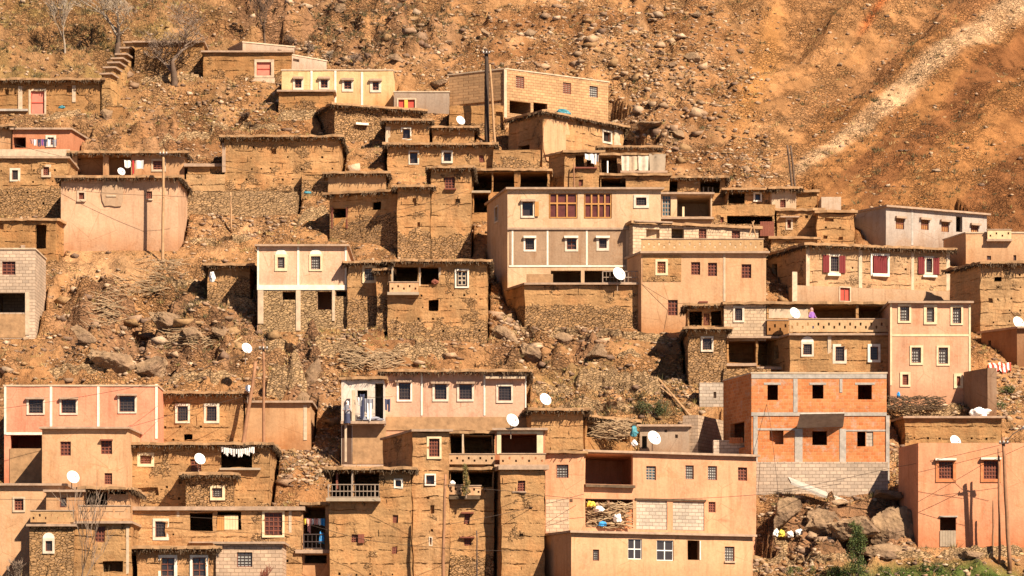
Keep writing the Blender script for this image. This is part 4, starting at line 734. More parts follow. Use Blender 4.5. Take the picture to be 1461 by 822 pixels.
hh_ = t.math('ADD', hh_, t.math('MULTIPLY', t.math('MULTIPLY', t.mr(v2.outputs[0], 0, .12, 0, 1), rk_.outputs['Fac']), .6))
t.bump(hh_, 1.0, .30); M['soil'] = t.fin(c, .95, .1)
idx = np.arange(GX.size).reshape(GX.shape)
fc = np.stack([idx[:-1, :-1], idx[:-1, 1:], idx[1:, 1:], idx[1:, :-1]], -1).reshape(-1, 4)
g_ = np_mesh('hillside', np.stack([GX, GY, GZ], -1).reshape(-1, 3), fc, 'soil', C.reshape(-1, 3), True, RK.reshape(-1)); g_['kind'] = 'structure'

# ------------------------------------------------------------------ rubble, tufts
def ico(sub):
    p = (1+5**.5)/2; v = [(-1, p, 0), (1, p, 0), (-1, -p, 0), (1, -p, 0), (0, -1, p), (0, 1, p), (0, -1, -p), (0, 1, -p), (p, 0, -1), (p, 0, 1), (-p, 0, -1), (-p, 0, 1)]
    f = [(0, 11, 5), (0, 5, 1), (0, 1, 7), (0, 7, 10), (0, 10, 11), (1, 5, 9), (5, 11, 4), (11, 10, 2), (10, 7, 6), (7, 1, 8), (3, 9, 4), (3, 4, 2), (3, 2, 6), (3, 6, 8), (3, 8, 9), (4, 9, 5), (2, 4, 11), (6, 2, 10), (8, 6, 7), (9, 8, 1)]
    v = [Vector(a).normalized() for a in v]
    for _ in range(sub):
        c = {}; nf = []
        def mid(a, b):
            k = (min(a, b), max(a, b))
            if k not in c: c[k] = len(v); v.append(((v[a]+v[b])/2).normalized())
            return c[k]
        for a, b, d in f: x, y, z = mid(a, b), mid(b, d), mid(d, a); nf += [(a, x, z), (b, y, x), (d, z, y), (x, y, z)]
        f = nf
    return np.array([tuple(a) for a in v]), np.array(f)
def rock_shapes(sub, n):
    v, f = ico(sub); out = []
    for i in range(n):
        w = v.copy()
        for k in range(7):      # plane cuts make angular faces
            d = RNG.normal(size=3); d /= np.linalg.norm(d); h_ = RNG.uniform(.30, .75); s = w @ d; w = w-np.outer(np.maximum(s-h_, 0), d)*.92
        out.append(w*RNG.uniform(.92, 1.08, size=(len(w), 1)))
    return np.array(out), f
def scatter_pts(n, blobs, base, x0=-140, x1=1600, y0=-60, y1=830, margin=.15):
    out = []
    while sum(len(o) for o in out) < n:
        px = RNG.uniform(x0, x1, n*2); py = RNG.uniform(y0, y1, n*2); d = np.maximum(blob(px, py, blobs), base)*np.where((px > 1100) & (py < 330), .22, 1)*(1-.85*blob(px, py, [(160, 380, 95, 24, 1), (330, 320, 50, 8, .5)]))
        k = RNG.random(n*2) < d; px, py = px[k], py[k]; Y = 117.4/(.656-(YH-py)/F); X = (px-CX)/F*Y
        ok = np.ones(len(X), bool)
        for poly, zb, hy in HOUSES: ok &= ~inside(X, Y, poly, margin)
        out.append(np.stack([X[ok], Y[ok]], 1))
    return np.concatenate(out)[:n]
def rots(n):
    q = RNG.normal(size=(n, 4)); q /= np.linalg.norm(q, axis=1, keepdims=True); w, x, y, z = q.T
    return np.stack([np.stack([1-2*(y*y+z*z), 2*(x*y-z*w), 2*(x*z+y*w)], -1), np.stack([2*(x*y+z*w), 1-2*(x*x+z*z), 2*(y*z-x*w)], -1), np.stack([2*(x*z-y*w), 2*(y*z+x*w), 1-2*(x*x+y*y)], -1)], 1)
t = NT('rock'); oc = t.n('TexCoord').outputs['Object']; at = t.n('Attribute', attribute_name='Col'); a1 = t.noise(oc, 2.5, 6, .7)
c = t.mix(1.0, at.outputs['Color'], t.gray(t.mr(a1, .3, .7, .6, 1.2)), 'MULTIPLY'); t.bump(a1, .9, .08); M['rockv'] = t.fin(c, .95, .1)
t = NT('boulder'); oc = t.n('TexCoord').outputs['Object']; a1 = t.noise(oc, 1.6, 8, .7); a2 = t.noise(oc, .6, 3)
c = t.mix(t.mr(a2, .4, .6), (.33, .215, .125, 1), (.21, .135, .085, 1)); c = t.mix(1.0, c, t.gray(t.mr(a1, .3, .7, .5, 1.35)), 'MULTIPLY'); t.bump(a1, 1.0, .15); M['boulder'] = t.fin(c, .95, .1)
def rubble(name, pts, smin, smax, power, sub, flat=.7):
    n = len(pts); sh, f = rock_shapes(sub, 14)
    if sub == 0:     # angular blocks: jittered cubes
        cv = np.array([(-1, -1, -1), (1, -1, -1), (1, 1, -1), (-1, 1, -1), (-1, -1, 1), (1, -1, 1), (1, 1, 1), (-1, 1, 1)])*.62
        f = np.array([(0, 2, 1), (0, 3, 2), (4, 5, 6), (4, 6, 7), (0, 1, 5), (0, 5, 4), (1, 2, 6), (1, 6, 5), (2, 3, 7), (2, 7, 6), (3, 0, 4), (3, 4, 7)]); sh = np.array([cv+RNG.uniform(-.34, .34, cv.shape) for _ in range(14)])
    k = RNG.integers(0, 14, n); s = smin+(smax-smin)*RNG.random(n)**power
    sc3 = np.stack([s*RNG.uniform(.8, 1.4, n), s*RNG.uniform(.7, 1.1, n), s*RNG.uniform(.40, flat+.1, n)], 1)
    v = np.einsum('nij,nkj->nki', rots(n), sh[k]); v = v*sc3[:, None, :]
    z = np.array([tz(a, b) for a, b in pts]); v += np.stack([pts[:, 0], pts[:, 1], z+s*.12], 1)[:, None, :]
    F_ = (f[None]+(np.arange(n)*sh.shape[1])[:, None, None]).reshape(-1, 3)
    pal = np.array([(.40, .265, .165), (.30, .19, .12), (.48, .34, .23), (.20, .125, .085), (.33, .20, .10)]); c = pal[RNG.integers(0, 5, n)]*RNG.uniform(.8, 1.15, (n, 1))
    o = np_mesh(name, v.reshape(-1, 3), F_, 'rockv', np.repeat(c, sh.shape[1], 0)); o['kind'] = 'stuff'; o['category'] = 'rubble'; return o
PILE = [(430, 645, 52, 48, 1), (345, 450, 60, 40, .5), (350, 320, 90, 22, .7), (120, 150, 90, 22, .6), (900, 545, 140, 30, .8), (1330, 578, 60, 14, 1), (1120, 790, 60, 30, .7), (270, 150, 120, 40, .55), (410, 110, 90, 40, .5), (930, 190, 70, 35, .6), (820, 470, 120, 20, .5), (180, 520, 110, 25, .6), (470, 500, 60, 30, .6), (440, 545, 60, 60, .6), (1280, 660, 20, 40, .7), (1290, 775, 60, 20, .5), (60, 310, 60, 10, .6), (1430, 560, 40, 50, .6), (740, 475, 50, 20, .6)]
UPR = [(880, 110, 190, 130, .6), (560, 50, 200, 60, .5), (1080, 230, 90, 40, .6), (1180, 120, 120, 90, .25)]
tag(rubble('rubble', scatter_pts(26000, PILE+UPR, .12), .05, .22, 2.6, 0), 'loose stones and rubble strewn over the whole slope between the houses', 'rubble', None, 'stuff')
tag(rubble('large_rubble', scatter_pts(650, [(880, 110, 190, 130, .6), (230, 470, 140, 60, .6), (1200, 745, 110, 40, .6), (780, 490, 110, 40, .6), (540, 40, 160, 60, .5), (930, 190, 60, 35, .9)], .06), .22, .60, 3.0, 0), 'larger broken rocks lying among the rubble on the slope', 'rubble', None, 'stuff')
t = NT('dry_tufts'); at = t.n('Attribute', attribute_name='Col'); M['tuft'] = t.fin(at.outputs['Color'], .9, .1)
def tufts(name, pts, hmin, hmax, nb, pal, spread=.5, wid=.03):
    n = len(pts); N = n*nb; z = np.array([tz(a, b) for a, b in pts]); H = hmin+(hmax-hmin)*RNG.random(n)**1.6
    b = np.stack([pts[:, 0], pts[:, 1], z-.03], 1); b = np.repeat(b, nb, 0); Hn = np.repeat(H, nb)
    ang = RNG.uniform(0, 2*math.pi, N); rr = RNG.random(N)*spread*Hn; off = np.stack([np.cos(ang), np.sin(ang), 0*ang], 1)
    base = b+off*rr[:, None]*.7; tip = base+off*(rr*.9)[:, None]+np.stack([0*ang, 0*ang, Hn*RNG.uniform(.5, 1.0, N)], 1)
    a2 = RNG.uniform(0, 2*math.pi, N); w = np.stack([np.cos(a2), np.sin(a2)*.4, 0*a2], 1)*(wid*RNG.uniform(.6, 1.4, N))[:, None]
    v = np.stack([base-w, base+w, tip], 1).reshape(-1, 3); f = np.arange(3*N).reshape(-1, 3)
    pal = np.array(pal); c = np.repeat(pal[RNG.integers(0, len(pal), n)], nb, 0)*RNG.uniform(.7, 1.2, (N, 1)); o = np_mesh(name, v, f, 'tuft', np.repeat(c, 3, 0)); o['kind'] = 'stuff'; return o
dry = [(.50, .33, .14), (.40, .25, .10), (.34, .27, .10), (.24, .15, .08), (.56, .40, .19)]
tag(tufts('dry_scrub', scatter_pts(8500, [(120, 60, 240, 120, 1), (330, 150, 160, 50, .6), (500, 490, 150, 40, .7), (850, 560, 160, 40, .9), (250, 470, 200, 60, .5), (1300, 240, 200, 90, .35)], .12), .10, .42, 11, dry, .8, .022), 'dry yellow and brown scrub tufts all over the slope', 'scrub', None, 'stuff')
tag(tufts('dark_scrub', scatter_pts(3600, [(560, 40, 120, 40, 1), (1330, 200, 180, 130, .5), (100, 40, 160, 70, .5), (860, 570, 110, 30, .7), (320, 440, 100, 50, .4), (1300, 30, 120, 40, .5)], .04), .15, .5, 22, [(.13, .085, .05), (.17, .12, .06), (.11, .10, .05)], 1.1, .025), 'dark dead bushes dotted over the slope', 'scrub', None, 'stuff')
# ------------------------------------------------------------------ poles, dishes, cables
def pole(label, xb, yb, xt, yt, Y, rpx, mat, name='utility_pole', lamp=False, bars=0, lean=0, group=None):
    a, b = P(xb, yb, Y), P(xt, yt, Y+lean); a = a-(b-a).normalized()*.8; r = rpx/F*Y
    t_ = thing(name, label, 'pole', a, group=group); mb = MB(); n = 7; pts = [a.lerp(b, i/n)+Vector((U(-.02, .02), U(-.02, .02), 0)) for i in range(n+1)]
    mb.tube(pts, [r*(1.12-.3*i/n) for i in range(n+1)], 9); mb.build('shaft', mat, t_, smooth=True)
    if bars:
        for i in range(bars):
            c = b-(b-a).normalized()*(.35+.5*i); mb = MB(); mb.box(c.x-.28, c.x+.28, c.y-.09-r, c.y-r, c.z-.04, c.z+.04); cb = mb.build('crossarm', 'iron', t_)
            for sx in (-.22, 0, .22): mb = MB(); mb.tube([Vector((c.x+sx, c.y-.05-r, c.z+.04)), Vector((c.x+sx, c.y-.05-r, c.z+.14))], [.03, .045], 6); mb.build('insulator', 'clothwhite', cb)
    if lamp:
        mb = MB(); p = [b-Vector((0, 0, .5)), b+Vector((.5, -.4, .15)), b+Vector((.95, -.7, .42))]; mb.tube(p, [.035, .03, .03], 6); ar = mb.build('lamp_arm', 'rail', t_)
        mb = MB(); mb.tube([p[2], p[2]+Vector((.2, -.12, .08)), p[2]+Vector((.48, -.28, .12))], [.05, .14, .08], 8); mb.build('lamp_head', 'dish', ar, smooth=True)
    return t_
pole('tall thick dark pole standing behind the top rows, left of the block building', 695, 200, 694, 70, 241.6, 3.4, 'poledark', bars=1)
pole('pale leaning pole right beside the tall thick dark pole', 706, 203, 699, 92, 241.0, 1.8, 'polepale')
pole('tall pale pole in front of the big rose plaster house', 232, 374, 233.5, 213, 224.6, 2.1, 'polepale', bars=1)
pole('straight brown pole in front of the plain plaster room', 376.5, 632, 376, 490, 201.2, 2.1, 'polewood', bars=1)
pole('brown pole leaning to the right beside the straight brown pole', 347, 632, 365, 516, 201.0, 2.8, 'polewood', lean=.4)
pole('left one of the twin thin poles on the bare slope above the tiny whitewashed house', 1131, 276, 1123, 207, 232.5, 1.7, 'barkdark')
pole('right one of the twin thin poles on the bare slope above the tiny whitewashed house', 1135, 276, 1128, 208, 232.7, 1.7, 'barkdark')
pole('long wooden pole in front of the mud houses at the bottom centre', 632, 826, 635, 677, 186.6, 2.3, 'polewood')
pole('street lamp pole in front of the smooth orange house', 1440, 795, 1431, 624, 190.6, 2.9, 'polewood', 'street_lamp', lamp=True, bars=1)
pole('slim brown pole just left of the street lamp pole', 1426, 790, 1425, 640, 191.2, 1.8, 'polewood')
pole('short brown post on the orange house left of the two taller poles', 1417, 785, 1417, 714, 191.8, 1.5, 'polewood', 'post')
pole('thin iron post by the mud wall below the cactus balcony', 681, 826, 680, 757, 187.8, 1.0, 'iron', 'post')
pole('short pale post on the stony terrace below the long windowless building', 330, 315, 329, 274, 229.8, 1.3, 'polepale', 'post')
pole('dark pole fixed to the slim mud tower', 819, 284, 819, 232, 231.0, 1.1, 'polewood', 'post')
def dish(label, x, y, rpx, Y, nx=.45, drop=.55):
    c = P(x, y, Y); r = rpx/F*Y*1.08; t_ = thing('satellite_dish', label, 'satellite dish', c-Vector((0, 0, r+drop)), group='white satellite dishes on roofs and walls')
    n = Vector((nx, -.80, .42)).normalized(); a = n.cross(Vector((0, 0, 1))).normalized(); b = a.cross(n).normalized(); mb = MB(); K, R_ = 28, 5
    for side in (0, .022):
        for i in range(R_+1):
            q = i/R_
            for j in range(K): w = 2*math.pi*j/K; mb.v.append(c+(a*math.cos(w)*.94+b*math.sin(w))*r*q+n*(r*.22*q*q-r*.1-side))
    o = (R_+1)*K
    for i in range(R_):
        for j in range(K):
            j2 = (j+1) % K; mb.f.append((i*K+j, i*K+j2, (i+1)*K+j2, (i+1)*K+j)); mb.f.append((o+i*K+j, o+(i+1)*K+j, o+(i+1)*K+j2, o+i*K+j2))
    for j in range(K): j2 = (j+1) % K; mb.f.append((R_*K+j, R_*K+j2, o+R_*K+j2, o+R_*K+j))
    d = mb.build('dish', 'dish', t_, smooth=True)
    mb = MB(); e = c+n*r*.95-b*r*.35; mb.tube([c-b*r*.98, e], [.018, .014], 5); mb.tube([e, e-n*.12], [.05, .035], 7); mb.build('receiver_arm', 'greybox', d)
    mb = MB(); k = c-n*(r*.1+.05); mb.tube([k, k-n*.12-Vector((0, 0, .1)), k-n*.12-Vector((0, 0, r+drop))], [.035, .03, .03], 6); mb.build('mount', 'rail', t_)
for q in [('small dish in front of the two open bays of the upper left mud house', 173, 245, 5.6, 234.2), ('oval dish above the lowest part roof hut near the tall dark pole', 657, 172, 6.6, 240.5), ('large dish on the railed terrace under the two tone house', 883, 391, 9.6, 216.0),
          ('dish half hidden behind the long pierced balcony beside a person', 1134, 447, 8.2, 209.3), ('large dish on the roof of the square balcony room', 731, 600, 9.4, 190.0), ('large dish above the plain mud room, right of the rose plaster house', 778, 570, 8.8, 202.4),
          ('biggest dish, in front of the little grey rendered shed', 933, 625, 10.2, 201.0), ('tiny dish at the roof corner beside the leaning brown pole', 355, 555, 5.6, 201.9), ('dish standing free on the slope left of the straight brown pole', 352, 497, 7.6, 208.5),
          ('dish on the wall between the orange shutter and the dark bay of washing', 285, 655, 8.2, 195.8), ('dish at the foot of the plain ochre house on the bottom left roofs', 104, 681, 9.2, 188.4), ('dish peeking over the roof edge of the smooth orange house', 1363, 630, 8.8, 194.6), ('dish at the right edge on the long low dark fronted shed', 1453, 461, 9.2, 212.2)]: dish(*q)
def cable(label, pts, sag, r=.013):
    ps = [P(*p) for p in pts]; mb = MB(); L = []
    for i, (a, b) in enumerate(zip(ps, ps[1:])):
        for k in range(12):
            t_ = k/12; q = a.lerp(b, t_); q.z -= sag*4*t_*(1-t_)*((b-a).length/10); L.append(q)
    L.append(ps[-1]); mb.tube(L, [r]*len(L), 4); o = mb.build('cable', 'cable', None, loc=ps[0]); tag(o, label, 'cable', 'overhead power cables')
for q in [('cable crossing the salmon pink house toward the two open bays', [(-20, 198, 237), (20, 206, 236.6), (103, 226, 235)], .1), ('cable across the big rose plaster house ending near its right corner', [(88, 269, 226), (233, 279, 224.4), (268, 281, 224.6)], .15),
          ('cable from the tall pale pole across the long windowless mud building', [(233, 218, 224.6), (430, 256, 231), (566, 262, 224)], .12), ('cable between the blank tower wing and the tall mud tower', [(480, 326, 226), (567, 300, 224.6), (668, 272, 224.8)], .12),
          ('long thin cable over the bare slope to the twin thin poles', [(960, 216, 236), (1124, 214, 232.4)], .22), ('cable dropping left from the twin thin poles over scree', [(1124, 222, 232.4), (1046, 240, 234), (990, 262, 232)], .15),
          ('upper cable crossing the bright pink house', [(-20, 586, 196), (225, 546, 197), (376, 494, 201)], .10), ('lower cable from the bright pink house over the lattice windowed house', [(170, 613, 196), (250, 590, 200), (347, 566, 201)], .06),
          ('cable from the long wooden pole across the tall mud house to the left', [(420, 742, 188.2), (520, 770, 187.8), (633, 782, 186.5), (740, 786, 186.5)], .1), ('cable from the railed loggia rising to the long wooden pole', [(540, 700, 188), (635, 684, 186.5)], .1),
          ('cable slung from the long wooden pole across the mud tower to the right', [(635, 692, 186.5), (720, 700, 188), (833, 712, 190)], .08), ('cable climbing past the mud tower onto the orange plaster house', [(640, 748, 187), (715, 734, 188), (833, 705, 190.4)], .05),
          ('cable across the middle of the wide bright orange house', [(833, 712, 190), (960, 712, 190.5), (1079, 706, 191), (1200, 690, 196)], .08), ('cable rising over the rock from the brick house foot to the street lamp pole', [(1100, 702, 196), (1270, 668, 194), (1431, 634, 190.6)], .1),
          ('long diagonal cable over the front of the smooth orange house', [(1310, 716, 192), (1400, 664, 191.5), (1480, 628, 190)], .04), ('nearly level cable across the smooth orange house', [(1310, 674, 192), (1431, 644, 190.6)], .05),
          ('low cable fanning left from the poles over the orange wall', [(1330, 708, 192), (1425, 696, 191)], .05), ('cable hanging down the front of the raw brick house', [(1084, 520, 200), (1100, 610, 197), (1113, 725, 196)], .02),
          ('cable from the balcony corner over the tan plaster house', [(913, 404, 215.8), (960, 432, 215.4), (1010, 434, 212)], .1), ('cable above the wide mud house at the bottom left', [(-10, 712, 185), (186, 714, 185), (187, 733, 189), (430, 745, 189)], .04), ('cable slung from the straight brown pole down to the bare slope', [(376, 494, 201.2), (300, 535, 206), (205, 560, 205)], .06)]: cable(*q)

# ------------------------------------------------------------------ washing and cloth
def cloth_piece(x, y, wpx, hpx, Y, mat, parent, name='garment', drop=0.0, shape='sheet'):
    k = Y/F; w, hh = wpx*k, hpx*k; c = P(x, y, Y); nx, nz = 7, 7; mb = MB(); ph = U(0, 6)
    for s in (0, 1):
        for j in range(nz+1):
            for i in range(nx+1):
                a, b = i/nx, j/nz; fl = 1.0
                if shape == 'shirt': fl = 1.25 if b < .3 else .8
                mb.v.append(Vector((c.x+(a-.5)*w*fl*(1-.1*b), c.y+math.sin(a*9+ph)*.04+b*.05-s*.012, c.z-b*hh*(1+.08*math.sin(a*5+ph))-.03*math.sin(a*3.1))))
    m = (nx+1)*(nz+1)
    for s in (0, 1):
        for j in range(nz):
            for i in range(nx):
                if shape == 'trousers' and j > 2 and i == 3: continue
                a = s*m+j*(nx+1)+i; q = (a, a+1, a+nx+2, a+nx+1); mb.f.append(q if s else q[::-1])
    return mb.build(name, mat, parent, smooth=True)
def washing(label, x0, x1, y, Y, items, y2=None, group=None):
    a, b = P(x0, y, Y), P(x1, y2 or y, Y); t_ = thing('washing_line', label, 'washing', a); mb = MB(); mb.tube([a, a.lerp(b, .5)-Vector((0, 0, .05)), b], [.012]*3, 4); mb.build('line', 'cable', t_)
    for q in items: cloth_piece(q[0], q[1] if q[1] else y+.5, q[2], q[3], Y, q[4], t_, q[5] if len(q) > 5 else 'sheet', shape=q[6] if len(q) > 6 else 'sheet')
washing('washing line of small clothes across the salmon pink house front', 42, 84, 198, 236.6, [(46, 0, 6, 6, 'clothpink', 'shirt', 'shirt'), (50, 0, 5, 9, 'clothwhite'), (56, 0, 5, 10, 'clothdark', 'trousers', 'trousers'), (60.5, 0, 3, 9, 'clothpurple'), (64.5, 0, 5, 10, 'clothdark', 'shirt', 'shirt'), (70, 0, 5.5, 10, 'clothwhite'), (78, 0, 6, 10, 'clothgrey', 'trousers', 'trousers')])
washing('white and red sheets hung beside the open bays of the upper left mud house', 175, 208, 228, 234.3, [(182, 0, 9, 10, 'clothwhite'), (190, 0, 3.5, 20, 'clothred', 'towel'), (199, 0, 12, 12, 'clothwhite')])
washing('row of white lace washing in the dark bay above the rubble annex', 315, 366, 637, 195.9, [(317+i*3.4, 637+3.2*math.sin(math.pi*(i+.5)/14), 3.6, 7+(i % 3)*2+(3 if i == 7 else 0), 'clothwhite') for i in range(14)])
washing('colourful clothes hung in the narrow railed bay', 432, 465, 739, 189.9, [(436, 0, 6, 8, 'bagyellow'), (441, 0, 6, 20, 'clothpink', 'shirt', 'shirt'), (446, 0, 4, 8, 'clothwhite'), (451, 0, 6, 9, 'clothpink'), (456, 0, 5, 9, 'clothwhite'), (461, 0, 6, 10, 'clothblue')])
washing('dark clothes and grey trousers hung over the white room balcony', 508, 560, 566, 200.6, [(513, 0, 6, 12, 'clothwhite', 'shirt', 'shirt'), (517, 562, 7, 34, 'clothdark', 'robe'), (522, 568, 4, 20, 'clothgrey'), (528, 569, 9, 15, 'clothgrey', 'trousers', 'trousers'), (527, 575, 6, 24, 'clothwhite'), (553, 569, 8, 17, 'clothdark', 'trousers', 'trousers')])
washing('white cloth draped over the broken top of the slim mud tower', 834, 856, 219, 231.0, [(840, 0, 11, 8, 'clothwhite'), (847, 0, 8, 14, 'clothwhite'), (851, 221, 6, 9, 'clothgrey')])
washing('worn white sheeting fixed to the shack front', 884, 926, 222, 233.2, [(893, 0, 13, 21, 'offwhite'), (905, 0, 14, 20, 'pale'), (918, 0, 15, 22, 'offwhite')])
washing('brown sheeting on the right side of the shack', 926, 951, 219, 233.3, [(938, 0, 24, 25, 'greywood')])
def lump(name, label, cat, x, y, w, hh, Y, mat, dz=0, seed=1):
    v, f = ico(3); c = P(x, y, Y); k = Y/F; mb = MB(); rr = random.Random(seed)
    for a in v: p = Vector(a); s = 1+.5*noise.noise(p*1.3+Vector((seed*3.1, 0, 0)))-.35*abs(noise.noise(p*2.6+Vector((seed, 0, 0))))+.12*noise.noise(p*6); mb.v.append(c+Vector((p.x*w*k/2*s, p.y*min(w, hh)*k/2*s, max(p.z, -.7)*hh*k/2*s)))
    mb.f = [tuple(q) for q in f]; o = mb.build(name, mat, None, smooth=True, loc=c); return tag(o, label, cat)
lump('tarpaulin', 'blue green tarpaulin bundled on the roof below the block building', 'tarpaulin', 804, 161, 20, 10, 239.5, 'tarp', seed=2)
lump('water_bag', 'bright blue bag on the narrow railed bay', 'bag', 459, 768, 9, 20, 189.7, 'clothblue', seed=3)
lump('sack', 'white sack leaning against the low rounded mud hut', 'sack', 303, 396, 9, 17, 217.6, 'clothwhite', seed=4)
lump('sack', 'large pale sack below the dark unplastered wall end', 'sack', 1398, 590, 27, 18, 203.4, 'clothwhite', seed=9)
lump('bag', 'yellow rubbish bag in the row on the rubble under the brick house', 'bag', 1115, 762, 9, 12, hit(1115, 766).y-.2, 'bagyellow', seed=5)
lump('bag', 'pale green rubbish bag left of the yellow bag', 'bag', 1107, 761, 9, 12, hit(1107, 766).y-.2, 'dish', seed=6)
lump('bag', 'white rubbish bag just right of the yellow bag', 'bag', 1127, 763, 10, 11, hit(1127, 767).y-.2, 'clothwhite', seed=7)
lump('bag', 'rightmost white rubbish bag in the row on the rubble', 'bag', 1140, 761, 12, 13, hit(1140, 766).y-.2, 'clothwhite', seed=8)
lump('bundle', 'teal cloth bundle at the corner of the little grey rendered shed', 'bundle', 905, 617, 11, 16, 201.0, 'tarp', seed=11)
lump('bundle', 'bundle of white cloth under the teal bundle', 'bundle', 905, 633, 9, 10, 200.8, 'clothwhite', seed=12)
lump('bundle', 'heap of washing on the ledge of the white painted room', 'bundle', 528, 598, 34, 7, 200.8, 'clothgrey', seed=13)
lump('basket', 'brown basket on the balcony sill beside the white framed window', 'basket', 620, 403, 10, 9, 214.5, 'redwood', seed=14)
lump('bag', 'small blue bag on the stones right of the raw brick house', 'bag', 1282, 564, 5, 9, 206.3, 'clothblue', seed=15)
lump('bag', 'small pale blue bag by the pink door house', 'bag', 88, 153, 9, 5, 245.0, 'tarp', seed=16)
lump('bag', 'little white bag on the dark balcony beside the cactus', 'bag', 646, 689, 8, 6, 189.5, 'clothwhite', seed=17)
lump('bundle', 'blue plastic lying on the terrace right of the long windowless building', 'bundle', 438, 275, 13, 4, 232.6, 'tarp', seed=18)
# red and white rug spread on the slope
t = NT('striped_rug'); oc = t.n('TexCoord').outputs['Object']; wv_ = t.n('TexWave', i_Vector=oc, i_Scale=1.1, i_Distortion=2.5); M['rug'] = t.fin(t.mix(t.mr(wv_.outputs[1], .45, .55), (.55, .06, .04, 1), (.74, .64, .54, 1)), .9)
mb = MB(); c0 = hit(1411, 533)
for j in range(7):
    for i in range(15):
        x = 1410+i*2.3; p = hit(x, 534-j*2.0); mb.v.append(Vector((p.x, p.y-.06, p.z+.14+.05*math.sin(i*1.1+j))))
for j in range(6):
    for i in range(14): a = j*15+i; mb.f.append((a, a+1, a+16, a+15))
n = len(mb.v); mb.v += [v-Vector((0, -.02, .05)) for v in mb.v]; mb.f += [tuple(n+q for q in f_[::-1]) for f_ in mb.f]
tag(mb.build('rug', 'rug', None, smooth=True, loc=c0), 'red and white striped rug spread on the stony slope at the right', 'rug')
# brick stack, slab, awning, steps
t_ = thing('brick_stack', 'small stack of red bricks on a grey wall left of the raw brick house', 'bricks', P(1040, 632, 200.2)); k = 0
for j in range(3):
    for i in range(5):
        q = P(1041+i*3.9, 632-j*2.6, 200.0); mb = MB(); mb.box(q.x, q.x+.15, q.y-.05, q.y+.2, q.z, q.z+.10); mb.build('brick', 'brickred', t_)
a, b = P(1124, 683, 196.9), P(1209, 717, 196.9); n = (b-a).normalized(); up_ = Vector((0, 0, .22)); out = Vector((.15, -.75, -.42)); mb = MB()
mb.hexa([a, b, b+out*.9, a+out*.9, a+up_*.6, b+up_*.6, b+out*.9+up_*.6, a+out*.9+up_*.6]); tag(mb.build('concrete_slab', 'concrete', None, loc=a), 'fallen sloping concrete slab against the foundation of the raw brick house', 'slab')
a, b = P(1137, 611, 198.1), P(1203, 609, 198.1); c_, d_ = P(1142, 591, 197.0), P(1205, 590, 197.0); mb = MB(); th_ = Vector((0, .10, .08))
mb.hexa([a, b, d_, c_, a+th_, b+th_, d_+th_, c_+th_]); tag(mb.build('awning', 'concrete', None, loc=a), 'tilted concrete awning over the middle window of the raw brick house', 'awning')
# stepped mud wall climbing the hill top left
t_ = thing('stepped_wall', 'stepped mud wall with capped steps climbing right of the pink door house', 'wall', P(146, 140, 245.9))
for i, (x, y) in enumerate([(145, 107), (150, 98), (156, 91), (161, 85), (167, 79), (173, 70), (179, 62)]):
    Y = 245.6+i*1.55; a = P(x, y, Y); mb = MB(); w = .62; mb.hexa([a+Vector(q) for q in ((0, 0, -3), (w, -.1, -3), (w+.35, 1.6, -3), (.3, 1.6, -3), (0, 0, 0), (w, -.1, 0), (w+.35, 1.6, 0), (.3, 1.6, 0))])
    s = mb.build('step', 'mud', t_, color=MUD2); mb = MB(); mb.hexa([a+Vector(q) for q in ((-.15, -.2, .0), (w+.2, -.3, .0), (w+.5, 1.5, .0), (.15, 1.5, .0), (-.15, -.2, .12), (w+.2, -.3, .12), (w+.5, 1.5, .12), (.15, 1.5, .12))]); mb.build('cap', 'slab', s)
# a ladder-like pair of rough poles by the block penthouse
def sticks(name, label, cat, segs, mat='twig', base=None):
    mb = MB(); [mb.tube([a, a.lerp(b, .5)+Vector((U(-.06, .06), 0, U(-.06, .06))), b], [r, r*.9, r*.6], 5) for a, b, r in segs]
    return tag(mb.build(name, mat, None, loc=segs[0][0]), label, cat)
sticks('trestle', 'two crossed pale poles on the roof right of the block penthouse', 'poles', [(P(1069, 336, 217.5), P(1076, 315, 217.8), .05), (P(1081, 345, 217.6), P(1073, 316, 217.6), .05)], 'polepale')
def brush_pile(label, x0, x1, y0, y1, Y, n, L, name='branch_pile', rmax=.035, mat='twig', dy=1.2, slope=0.0):
    segs = []
    for i in range(n):
        x = U(x0, x1); y = U(y0, y1); c = P(x, y, Y+U(0, dy)) if Y else hit(x, y)+Vector((0, -.1, U(0, .35)))
        a_ = U(-.7, .7)+(math.pi if U(0, 1) < .5 else 0); d = Vector((math.cos(a_), U(-.4, .4), math.sin(a_)*.7+slope))*U(.3, 1)*L/2; segs.append((c-d, c+d, U(.012, rmax)))
    return sticks(name, label, 'branches', segs, mat)
brush_pile('heap of bleached branches on the slope above the rose plaster house', 495, 572, 507, 528, None, 210, 1.7)
brush_pile('scatter of dead branches on the rocks left of the rounded mud hut', 125, 180, 425, 470, None, 70, 1.8)
brush_pile('band of dead branches below the pale path on the left slope', 165, 235, 400, 424, None, 70, 1.6)
brush_pile('heap of dry sticks on the left slope above the straight brown pole', 235, 300, 480, 500, None, 80, 1.3)
brush_pile('dark branches piled on the terrace above the low rounded mud hut', 195, 262, 372, 400, None, 60, 1.4)
brush_pile('tangle of branches and firewood filling the open wood store', 838, 897, 600, 626, 201.9, 190, 1.5, 'firewood', dy=1.4)
brush_pile('firewood stacked in the bay of the wide bright orange house', 837, 900, 718, 753, 191.8, 260, .9, 'firewood', rmax=.045, dy=.6)
brush_pile('thin dark brush heaped behind the stones right of the raw brick house', 1270, 1345, 566, 585, 205.2, 260, .8, mat='brush', dy=1.5)
